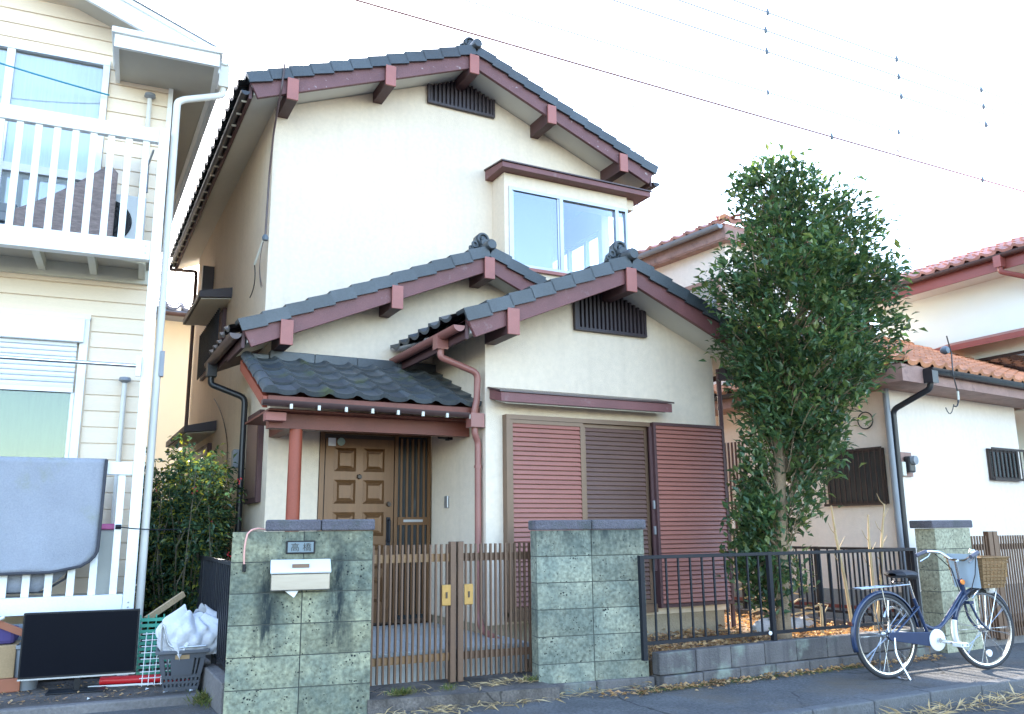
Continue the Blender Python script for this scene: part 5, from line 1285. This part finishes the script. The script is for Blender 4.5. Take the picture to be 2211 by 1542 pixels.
# upper roof
rb = B(); zU = 5.42
rb.add([(-.25, 2.08, zU), (3.62, 2.08, zU), (3.62, 6.6, zU), (-.25, 6.6, zU), (1.68, 4.0, zU+.82), (1.68, 4.7, zU+.82), (-.25, 2.08, zU-.06), (3.62, 2.08, zU-.06), (3.62, 6.6, zU-.06), (-.25, 6.6, zU-.06)],
       [(0, 1, 4), (1, 2, 5, 4), (2, 3, 5), (3, 0, 4, 5), (9, 8, 7, 6), (0, 6, 7, 1), (1, 7, 8, 2), (2, 8, 9, 3), (3, 9, 6, 0)])
ur = rb.build('upper_roof', 'tile_red', RH)
TR = pantile('tile_red', wd=.262, ln=.25, lip=.05, amp=.036)
su = .82/1.93
for c in range(17):
    v = 2.16+.262*c
    for r in range(2): put('eave_tile' if r == 0 else 'roof_tile', TR, ur, M=slope_matrix((-.30+.22*r, v, zU+.045+su*(.22*r-.05)), (0, -1, 0), (1, 0, su)))
for c in range(14):
    u = -.15+.262*c
    put('eave_tile', TR, ur, M=slope_matrix((u, 2.03, zU+.04), (1, 0, 0), (0, 1, su)))
ROR = roll_mesh('tile_orange', .065, .26)
for i in range(5): put('hip_cap', ROR, ur, M=slope_matrix((-.28+.19*i, 2.06+.19*i, zU+.05+su*.19*i), (1, -1, 0), (1, 1, su)))
B().box(-.262, -.252, 2.08, 6.6, zU-.22, zU-.055).build('fascia', 'fascia_pink', ur); B().box(-.252, 3.62, 2.075, 2.085, zU-.22, zU-.06).build('fascia', 'fascia_pink', ur)
B().box(-.25, -.10, 2.09, 6.6, zU-.24, zU-.222).build('eave_soffit', 'fascia_pink', ur)
half_gutter(B(), (-.33, 2.1, zU-.03), (-.33, 6.6, zU-.02), .06).build('gutter', 'pipe_grey', ur, smooth=True)
uwf = B(); uwf.box(-.13, -.10, 2.36, 2.42, 3.55, 4.72); uwf.box(-.13, -.10, 2.42, 3.3, 4.66, 4.72); uwf.box(-.13, -.10, 3.0, 3.06, 3.55, 4.66); uw_ = uwf.build('upper_window', 'fascia_pink', RH)
B().box(-.115, -.110, 2.42, 3.3, 3.6, 4.66).build('pane', 'glass', uw_); B().box(-.109, -.102, 2.42, 3.3, 3.6, 4.66).build('blind', 'interior', uw_)
# windows with bars
def barred(u0, u1, z0, z1, side, nb):
    if side == 'front':
        w_ = B().box(u0, u1, -.03, -.002, z0, z1).build('barred_window', 'gate_dark', RH); B().box(u0+.04, u1-.04, -.036, -.031, z0+.04, z1-.04).build('pane', 'glass_dark', w_)
        B().box(u0-.03, u1+.03, -.10, -.085, z1-.02, z1+.01).build('bar_rail', 'gate_dark', w_); B().box(u0-.03, u1+.03, -.10, -.085, z0-.01, z0+.02).build('bar_rail', 'gate_dark', w_)
        for i in range(nb): x = u0-.02+(u1-u0+.04)*i/(nb-1); B().box(x-.008, x+.008, -.098, -.087, z0+.02, z1-.02).build('bar', 'gate_dark', w_)
    else:
        w_ = B().box(-.03, -.002, u0, u1, z0, z1).build('barred_window', 'gate_dark', RH); B().box(-.036, -.031, u0+.04, u1-.04, z0+.04, z1-.04).build('pane', 'door_glass', w_)
        B().box(-.10, -.085, u0-.02, u1+.02, z1-.02, z1+.01).build('bar_rail', 'gate_dark', w_); B().box(-.10, -.085, u0-.02, u1+.02, z0-.01, z0+.02).build('bar_rail', 'gate_dark', w_)
        for i in range(nb): x = u0+(u1-u0)*i/(nb-1); B().box(-.098, -.087, x-.008, x+.008, z0+.02, z1-.02).build('bar', 'gate_dark', w_)
        for k in range(4): B().lathe([(0, -.06), (.07, -.03), (.07, .03), (0, .06)], 8, (-.045+.0*k, u0+.15+.12*k, z0+.14)).build('curtain_pattern', ['leaf_dry', 'purlin_cap', 'brass', 'beam_red'][k], w_) if False else None
barred(2.06, 2.84, 1.73, 2.13, 'front', 9)
barred(.13, .92, 1.41, 2.06, 'left', 12)
mt_ = B().box(.06, .28, -.03, -.002, 1.72, 2.0).build('meter_board', 'fascia_pink', RH); B().box(.10, .22, -.11, -.031, 1.76, 1.95).build('meter', 'gutter_black', mt_, bevel=.02)
B().lathe([(0, -.05), (.05, -.045), (.055, 0), (0, 0)], 14, (.16, -.11, 1.90), 'y').build('meter_dial', 'pipe_grey', mt_, smooth=True)
B().torus((-.03, .32, 2.40), .10, .008, 'x', 18, 5, 0, 2*pi).build('cable_loop', 'gutter_black', RH)
# lattice entrance on the left side
ld = B().box(.02, .06, 2.2, 3.75, .42, 2.35).build('lattice_door', 'gate_dark', RH)
for i in range(24): B().box(-.012, .019, 2.22+.064*i, 2.245+.064*i, .45, 2.33).build('lattice_bar', 'purlin', ld)
B().box(-.016, -.013, 2.36, 2.44, 1.55, 1.72).build('door_tag', 'cream_joist', ld); B().box(-.016, -.013, 2.45, 2.50, 1.12, 1.36).build('door_tag', 'paper', ld)
# drop cable at the eave
dc = B(); dc.lathe([(0, -.05), (.04, -.04), (.05, 0), (.03, .04), (0, .05)], 12, (.22, -.60, 3.12), 'y'); dco = dc.build('insulator', 'clamp', RH, smooth=True)
B().tube([Vector(p) for p in ((.30, -.60, 3.30), (.36, -.60, 3.10), (.34, -.60, 2.85), (.40, -.60, 2.65))]+bez((.40, -.60, 2.65), (.40, -.60, 2.45), (.28, -.60, 2.48), 5)[1:], .008, 5).build('drop_cable', 'gutter_black', dco)
B().tube([(.40, -.60, 2.66), (.395, -.60, 2.56)], .014, 6).build('cable_clip', 'white_clip', dco)
B().tube(bez((.28, -.60, 2.50), (.18, -.60, 2.30), (.10, -.60, 2.45), 6), .006, 5).build('cable_tail', 'gutter_black', dco)
# ---- red roofed house beyond
FH = thing('red_roofed_house', 'mint white house with red tiled roof at the far right', 'house', (13.0, 7.5, 0))
B().box(13.0, 20, 5.0, 10.2, 0, 5.2).build('wall', 'wall_mint', FH)
rb = B(); rb.prism([(12.5, 5.26), (16.5, 6.9), (20.5, 5.26), (20.5, 5.18), (12.5, 5.18)], 4.6, 10.7, 'y'); fr_ = rb.build('roof', 'tile_red', FH)
TF = pantile('tile_red', wd=.262, ln=.26, lip=.05, amp=.038)
for c in range(22):
    y = 4.8+.262*c
    for r in range(5): put('roof_tile' if r else 'eave_tile', TF, fr_, M=slope_matrix(Vector((12.44, y, 5.29))+Vector((1, 0, .41)).normalized()*.245*r, (0, -1, 0), (1, 0, .41)))
B().box(12.47, 12.499, 4.6, 10.7, 5.0, 5.22).build('fascia', 'fascia_red', fr_)
half_gutter(B(), (12.40, 4.6, 5.22), (12.40, 10.7, 5.23), .06).build('gutter', 'gutter', fr_, smooth=True)
B().box(12.5, 13.0, 4.7, 10.6, 5.04, 5.06).build('eave_soffit', 'soffit', fr_)
dp = B(); dp.box(12.34, 12.46, 7.42, 7.54, 5.02, 5.2); dp.tube(smooth_path([(12.40, 7.48, 5.06), (12.40, 7.48, 4.95), (12.93, 7.0, 4.72), (12.93, 7.0, 1)]), .04, 8); dp.build('downpipe', 'fascia_red', FH, smooth=True)
a_ = B().prism([(12.55, 4.02), (12.997, 4.16), (12.997, 4.03), (12.55, 3.93)], 7.2, 8.85, 'y').build('window_awning', 'fascia_red', FH)
w_ = B().box(12.95, 12.998, 7.35, 8.45, 2.9, 3.80).build('window', 'gate_dark', FH); B().box(12.944, 12.949, 7.4, 8.4, 2.95, 3.75).build('pane', 'glass_dark', w_)
# ---- far house seen through the gap on the left
GH = thing('far_house', 'cream house with blue grey tiles seen through the left gap', 'house', (1.2, 18, 0))
B().box(-3, 6, 18, 26, 0, 5.42).build('wall', 'wall_cream', GH)
gr = B().prism([(17.45, 5.52), (22, 7.5), (26.5, 5.52), (26.5, 5.42), (17.45, 5.42)], -3.4, 6.4, 'x').build('roof', 'tile_blue', GH)
TB_ = pantile('tile_blue', wd=.29, ln=.28, lip=.06, amp=.05)
for c in range(14):
    for r in range(3): put('roof_tile' if r else 'eave_tile', TB_, gr, M=slope_matrix(Vector((-.2+.29*c, 17.40, 5.56))+Vector((0, 1, .43)).normalized()*.26*r, (1, 0, 0), (0, 1, .43)))
half_gutter(B(), (-3, 17.36, 5.44), (6, 17.36, 5.44), .07).build('gutter', 'gutter', gr, smooth=True)

# ================================================================ bicycle (own frame: x forward, y left, z up)
bike = thing('bicycle', 'navy town bicycle with wicker front basket on its stand on the pavement', 'bicycle', (6.06, 4.99, -.06), radians(-6), world=False)
RW = .335; WB = 1.10
def wheel(x, turn=0):
    w_ = B().torus((0, 0, 0), RW-.020, .020, 'y', 48, 8).build('wheel', 'bike_tyre', bike, True); w_.location = (x, 0, RW); w_.rotation_euler = (0, 0, turn); w_.name = 'wheel'
    rm = B(); rm.lathe([(RW-.048, -.011), (RW-.036, -.013), (RW-.036, .013), (RW-.048, .011), (RW-.048, -.011)], 48, (0, 0, 0), 'y'); rm.build('rim', 'steel', w_, True)
    B().torus((0, 0, 0), RW-.028, .0145, 'y', 48, 6).build('sidewall', 'bike_white', w_, True)
    B().lathe([(0, -.045), (.012, -.045), (.012, -.03), (.028, -.03), (.028, -.024), (.016, -.02), (.016, .02), (.028, .024), (.028, .03), (.012, .03), (.012, .045), (0, .045)], 14, (0, 0, 0), 'y').build('hub', 'steel', w_, True)
    for k in range(32):
        a = 2*pi*k/32; sd_ = 1 if k % 2 else -1; a2 = a+(.55 if (k//2) % 2 else -.55)
        B().tube([(.026*cos(a), .026*sd_, .026*sin(a)), ((RW-.052)*cos(a2*0+a+(.22 if (k//2) % 2 else -.22)), .004*sd_, (RW-.052)*sin(a+(.22 if (k//2) % 2 else -.22)))], .0019, 4, caps=False).build('spoke', 'steel', w_)
    return w_
w_r = wheel(0); w_f = wheel(WB, radians(-4))
B().lathe([(0, -.008), (.03, -.006), (.03, .006), (0, .008)], 12, (.02, -.012, -.20), 'y').build('wheel_reflector', 'lamp_glass', w_f, True)
def fender(name, cx, a0, a1, m, wd=.052):
    b = B(); n = 28; R_ = RW+.022
    for i in range(n+1):
        a = a0+(a1-a0)*i/n
        for j, (dy, dr) in enumerate(((-wd/2, -.020), (-wd/2*.7, -.004), (0, .004), (wd/2*.7, -.004), (wd/2, -.020))):
            b.v.append((cx+(R_+dr)*cos(a), dy, RW+(R_+dr)*sin(a)))
    for i in range(n):
        for j in range(4): b.f.append((i*5+j, i*5+j+1, (i+1)*5+j+1, (i+1)*5+j))
    o = b.build(name, m, bike, True); s = o.modifiers.new('thick', 'SOLIDIFY'); s.thickness = .003; return o
fender('rear_fender', 0, radians(8), radians(198), 'bike_navy'); fender('front_fender', WB, radians(25), radians(165), 'bike_navy')
fender('front_fender_flap', WB, radians(165), radians(200), 'bike_white')
BBx, BBz = .47, .285
fr = B()
fr.tube(smooth_path([(BBx, 0, BBz), (.34, 0, .62)]), .016, 10)                                   # seat tube
fr.tube(bez((.905, 0, .66), (.60, 0, .36), (.52, 0, .365), 10)[0:1]+smooth_path([(.905, 0, .665), (.62, 0, .38), (.52, 0, .36), (.425, 0, .40)]), .017, 10)   # upper down tube, curving in to the seat tube
fr.tube([(.925, 0, .60), (BBx+.01, 0, BBz+.005)], .018, 10)                                      # lower down tube
fr.tube([(.885, 0, .76), (.935, 0, .585)], .022, 12)                                             # head tube
for sy in (-1, 1):
    fr.tube([(BBx-.02, sy*.03, BBz), (.02, sy*.055, RW)], .010, 8); fr.tube([(.375, sy*.02, .55), (.02, sy*.055, RW)], .008, 8)
fr.lathe([(0, -.04), (.024, -.04), (.024, .04), (0, .04)], 14, (BBx, 0, BBz), 'y')
fr.build('frame', 'bike_navy', bike, True)
fk = B()
for sy in (-1, 1): fk.tube(smooth_path([(.945, sy*.03, .56), (.985, sy*.045, .45)])+bez((.985, sy*.045, .45), (1.03, sy*.05, .37), (WB, sy*.052, RW), 6)[1:], .011, 8)
fk.box(.92, .97, -.045, .045, .55, .575); fk.build('fork', 'bike_navy', bike, True)
cc = B(); pts = []
for i in range(13): a = pi/2-pi*i/12; pts.append((BBx+.02+.085*cos(a), BBz+.062*sin(a)))
for i in range(9): a = -pi/2-pi*i/8; pts.append((.0+.04*cos(a), RW+.034*sin(a)))
cc.prism(pts, -.075, -.058, 'y'); cc.build('chain_case', 'bike_navy', bike, bevel=.004)
ck = B(); ck.lathe([(0, -.092), (.05, -.092), (.085, -.086), (.088, -.080), (0, -.078)], 26, (BBx, 0, BBz), 'y'); ck.build('chainring', 'bike_white', bike, True)
ck = B(); ck.bar((BBx, -.10, BBz), (BBx+.165, -.10, BBz-.035), .012, .022); ck.lathe([(0, -.11), (.02, -.11), (.02, -.09), (0, -.09)], 10, (BBx, 0, BBz), 'y'); ck.build('crank', 'steel', bike)
ck = B(); ck.box(BBx+.12, BBx+.215, -.20, -.115, BBz-.052, BBz-.045); ck.box(BBx+.12, BBx+.215, -.20, -.115, BBz-.030, BBz-.023); ck.box(BBx+.12, BBx+.128, -.20, -.115, BBz-.045, BBz-.030); ck.box(BBx+.207, BBx+.215, -.20, -.115, BBz-.045, BBz-.030); ck.box(BBx+.15, BBx+.185, -.20, -.115, BBz-.044, BBz-.031); ck.build('pedal', 'bike_white', bike, bevel=.003)
ck = B(); ck.bar((BBx, .10, BBz), (BBx-.165, .10, BBz+.035), .012, .022); ck.build('crank', 'steel', bike); B().box(BBx-.215, BBx-.12, .115, .20, BBz+.02, BBz+.05).build('pedal', 'bike_white', bike, bevel=.003)
B().tube([(.345, 0, .60), (.30, 0, .76)], .012, 10).build('seat_post', 'chrome', bike, True)
def sadf(s, t):
    # s along 0 back..1 nose, t round
    wd = .105*(1-s)**.7+.026 if s < .98 else .022; a = 2*pi*t
    x = .13+.27*s; zc = .815-.02*s+.012*sin(pi*s); e = min(1, 6*s+.35)*min(1, 8*(1-s)+.2)
    return (x, wd*cos(a)*e, zc+(.036 if sin(a) > 0 else .030)*sin(a)*e)
sd_ = B().grid(sadf, 18, 18); sd_.build('saddle', 'saddle', bike, True)
for k in (-.03, .03): B().torus((.19, k, .755), .022, .006, 'z', 12, 5).build('saddle_spring', 'chrome', bike)
rk = B()
for sy in (-.05, 0, .05): rk.tube([(-.26, sy, .715), (.26, sy, .735)], .006, 6)
for xx in (-.26, -.08, .10): rk.tube([(xx, -.055, .715+.02*(xx+.26)/.52), (xx, .055, .715+.02*(xx+.26)/.52)], .006, 6)
for sy in (-.065, .065): rk.tube([(-.05, sy*.8, .72), (0, sy, RW+.01)], .005, 6)
rk.build('rear_rack', 'steel', bike, True)
# stem, handlebar, grips, levers
hb = B(); hb.tube([(.885, 0, .76), (.865, 0, .90)], .013, 10); hb.tube([(.865, 0, .90), (.90, 0, .915)], .012, 8)
TA = radians(4)
def hr(p):
    x, y = p[0]-.90, p[1]; return (.90+x*cos(TA)-y*sin(TA), x*sin(TA)+y*cos(TA), p[2])
for sy in (-1, 1): hb.tube([hr(p) for p in smooth_path([(.90, 0, .915), (.905, sy*.07, .92), (.895, sy*.17, .985), (.83, sy*.25, .992), (.74, sy*.265, .965)])], .011, 8)
hb.build('handlebar', 'chrome', bike, True)
for sy in (-1, 1):
    B().tube([hr((.815, sy*.253, .989)), hr((.70, sy*.268, .955))], .017, 10).build('grip', 'grip', bike, True)
    B().tube([hr((.845, sy*.235, .975)), hr((.80, sy*.225, .945)), hr((.71, sy*.24, .905))], .007, 6).build('brake_lever', 'steel', bike, True)
B().lathe([(0, .03), (.02, .026), (.028, .012), (.03, 0), (0, 0)], 14, hr((.885, -.15, .985))).build('bell', 'chrome', bike, True)
B().tube([hr((.86, -.20, .97)), hr((.93, -.12, .80)), hr((.93, -.04, .60))], .004, 5).build('brake_cable', 'black_plastic', bike, True)
B().tube([hr((.86, .20, .97)), hr((.95, .12, .84)), hr((.95, .05, .60))], .004, 5).build('brake_cable', 'black_plastic', bike, True)
# basket: woven bands on a tapered box
bs_ = B()
def bkp(x, y, t): return (x*(.8+.2*t), y*(.8+.2*t))
bo_ = None
cx, z0, z1 = 1.115, .685, .94
def ring(b, t0, t1, off):
    hx, hy = (.155*(.80+.20*t0)+off, .185*(.80+.20*t0)+off); hx1, hy1 = (.155*(.80+.20*t1)+off, .185*(.80+.20*t1)+off)
    za, zb = z0+(z1-z0)*t0, z0+(z1-z0)*t1
    c0 = [(cx-hx, -hy, za), (cx+hx, -hy, za), (cx+hx, hy, za), (cx-hx, hy, za)]; c1 = [(cx-hx1, -hy1, zb), (cx+hx1, -hy1, zb), (cx+hx1, hy1, zb), (cx-hx1, hy1, zb)]
    b.add(c0+c1, [(k, (k+1) % 4, 4+(k+1) % 4, 4+k) for k in range(4)])
bs_.box(cx-.124, cx+.124, -.148, .148, z0, z0+.008)
bas = bs_.build('basket_floor', 'wicker', bike)
for i in range(9):
    b = B(); ring(b, i/9+.012, (i+1)/9-.012, .003*(i % 2)); o = b.build('woven_band', 'wicker', bas); s = o.modifiers.new('t', 'SOLIDIFY'); s.thickness = .006
for i in range(26):
    s = i/26*4; k = int(s); f_ = s-k; c4 = [(-1, -1), (1, -1), (1, 1), (-1, 1)]; (xa, ya), (xb, yb_) = c4[k], c4[(k+1) % 4]; x, y = xa+(xb-xa)*f_, ya+(yb_-ya)*f_
    B().tube([(cx+x*.126, y*.150, z0), (cx+x*.157, y*.187, z1)], .005, 5).build('basket_stake', 'wicker', bas)
b = B(); b.tube([(cx-.16, -.19, z1), (cx+.16, -.19, z1), (cx+.16, .19, z1), (cx-.16, .19, z1), (cx-.16, -.19, z1)], .009, 6); b.build('basket_rim', 'wicker', bas, True)
mat('pale_blue', (.42, .52, .60), .5, var=.06)
B().add([(cx-.137, -.13, z0+.0), (cx-.137, .13, z0+.0), (cx-.172, .15, z1+.03), (cx-.172, -.15, z1+.03), (cx-.143, -.13, z0), (cx-.143, .13, z0), (cx-.178, .15, z1+.03), (cx-.178, -.15, z1+.03)], [(0, 1, 2, 3), (7, 6, 5, 4), (0, 4, 5, 1), (1, 5, 6, 2), (2, 6, 7, 3), (3, 7, 4, 0)]).build('basket_panel', 'pale_blue', bas)
B().tube([(.94, -.06, .60), (1.02, -.09, .69)], .006, 6).build('basket_stay', 'steel', bike); B().tube([(1.10, .05, RW), (1.16, .12, .69)], .005, 6).build('basket_stay', 'steel', bike); B().tube([(1.10, -.06, RW), (1.18, -.12, .69)], .005, 6).build('basket_stay', 'steel', bike)
B().lathe([(0, -.03), (.028, -.03), (.04, .0), (.036, .03), (0, .045)], 16, (1.19, -.03, .665), 'x').build('headlamp', 'lamp_glass', bike, True)
B().lathe([(0, -.006), (.022, -.005), (.022, .005), (0, .006)], 12, (.88, -.035, .735), 'y').build('front_reflector', 'reflector', bike)
B().box(-.362, -.356, -.018, .018, .43, .46).build('tail_reflector', 'beam_red', bike)
rl_ = B().torus((.10, 0, RW+.12), .10, .012, 'y', 14, 5, radians(15), radians(165)); rl_.build('ring_lock', 'steel', bike, True)
ks = B()
for sy in (-1, 1): ks.tube(smooth_path([(.02, sy*.07, RW-.01), (.0, sy*.085, .20), (.05, sy*.16, .012)]), .009, 8)
ks.tube([(.05, -.16, .012), (.05, .16, .012)], .009, 8); ks.build('kickstand', 'steel', bike, True)

# ================================================================ overhead wires (parallel to the street) with clamps
def wire(label, y, z, x0, x1, r, m, sag=.0, clamps=(), cs=.06, name='overhead_wire'):
    b = B(); n = 24
    pts = [(x0+(x1-x0)*i/n, y, z-sag*sin(pi*i/n)) for i in range(n+1)]
    o = one(b.tube(pts, r, 6), name, m, label, 'wire', ((x0+x1)/2, y, z)); 
    INV[o.name] = Matrix.Translation(((x0+x1)/2, y, z)).inverted()
    for x in clamps:
        zz = z-sag*sin(pi*(x-x0)/(x1-x0))
        B().lathe([(0, -.10*cs/.06*.6), (.025*cs/.06, -.03), (.03*cs/.06, .0), (.018*cs/.06, .03), (.006, .07*cs/.06), (0, .075*cs/.06)], 10, (x, y, zz)).build('wire_clamp', 'clamp', o, True)
    return o
wire('thick reddish cable crossing the sky from the top centre to the right', 8.0, 6.88, -12, 34, .012, 'wire_red', .09, (9.58, 13.1), .055)
wire('topmost pale thin wire at the upper right', 8.0, 8.55, -10, 40, .009, 'wire_grey', .05, (8.48, 11.25, 13.4))
wire('second pale thin wire from the top at the upper right', 8.0, 8.24, -10, 40, .009, 'wire_grey', .05, (8.41, 11.25, 13.4))
wire('third pale thin wire from the top at the upper right', 8.0, 7.90, -10, 40, .009, 'wire_grey', .05, (8.40, 11.26, 13.4))
wire('lowest of the four pale thin wires at the upper right', 8.0, 7.23, -10, 40, .008, 'wire_grey', .03, (8.36, 11.1), .045)
# antenna masts
def mast(x, y, z0, z1, label, ring=False):
    b = B().tube([(x, y, z0), (x, y, z1)], .012, 6)
    if ring: b.torus((x, y, z1), .05, .012, 'y', 14, 5)
    for k in range(3): b.tube([(x-.25, y, z1-.15-.12*k), (x+.25, y, z1-.15-.12*k)], .003, 4)
    one(b, 'antenna_mast', 'wire_grey', label, 'antenna', (x, y, z0))
mast(9.0, 12.0, 5.8, 9.2, 'thin antenna mast rising left of the tree')
mast(14.5, 10.5, 6.0, 8.7, 'thin antenna mast rising behind the right of the tree', True)
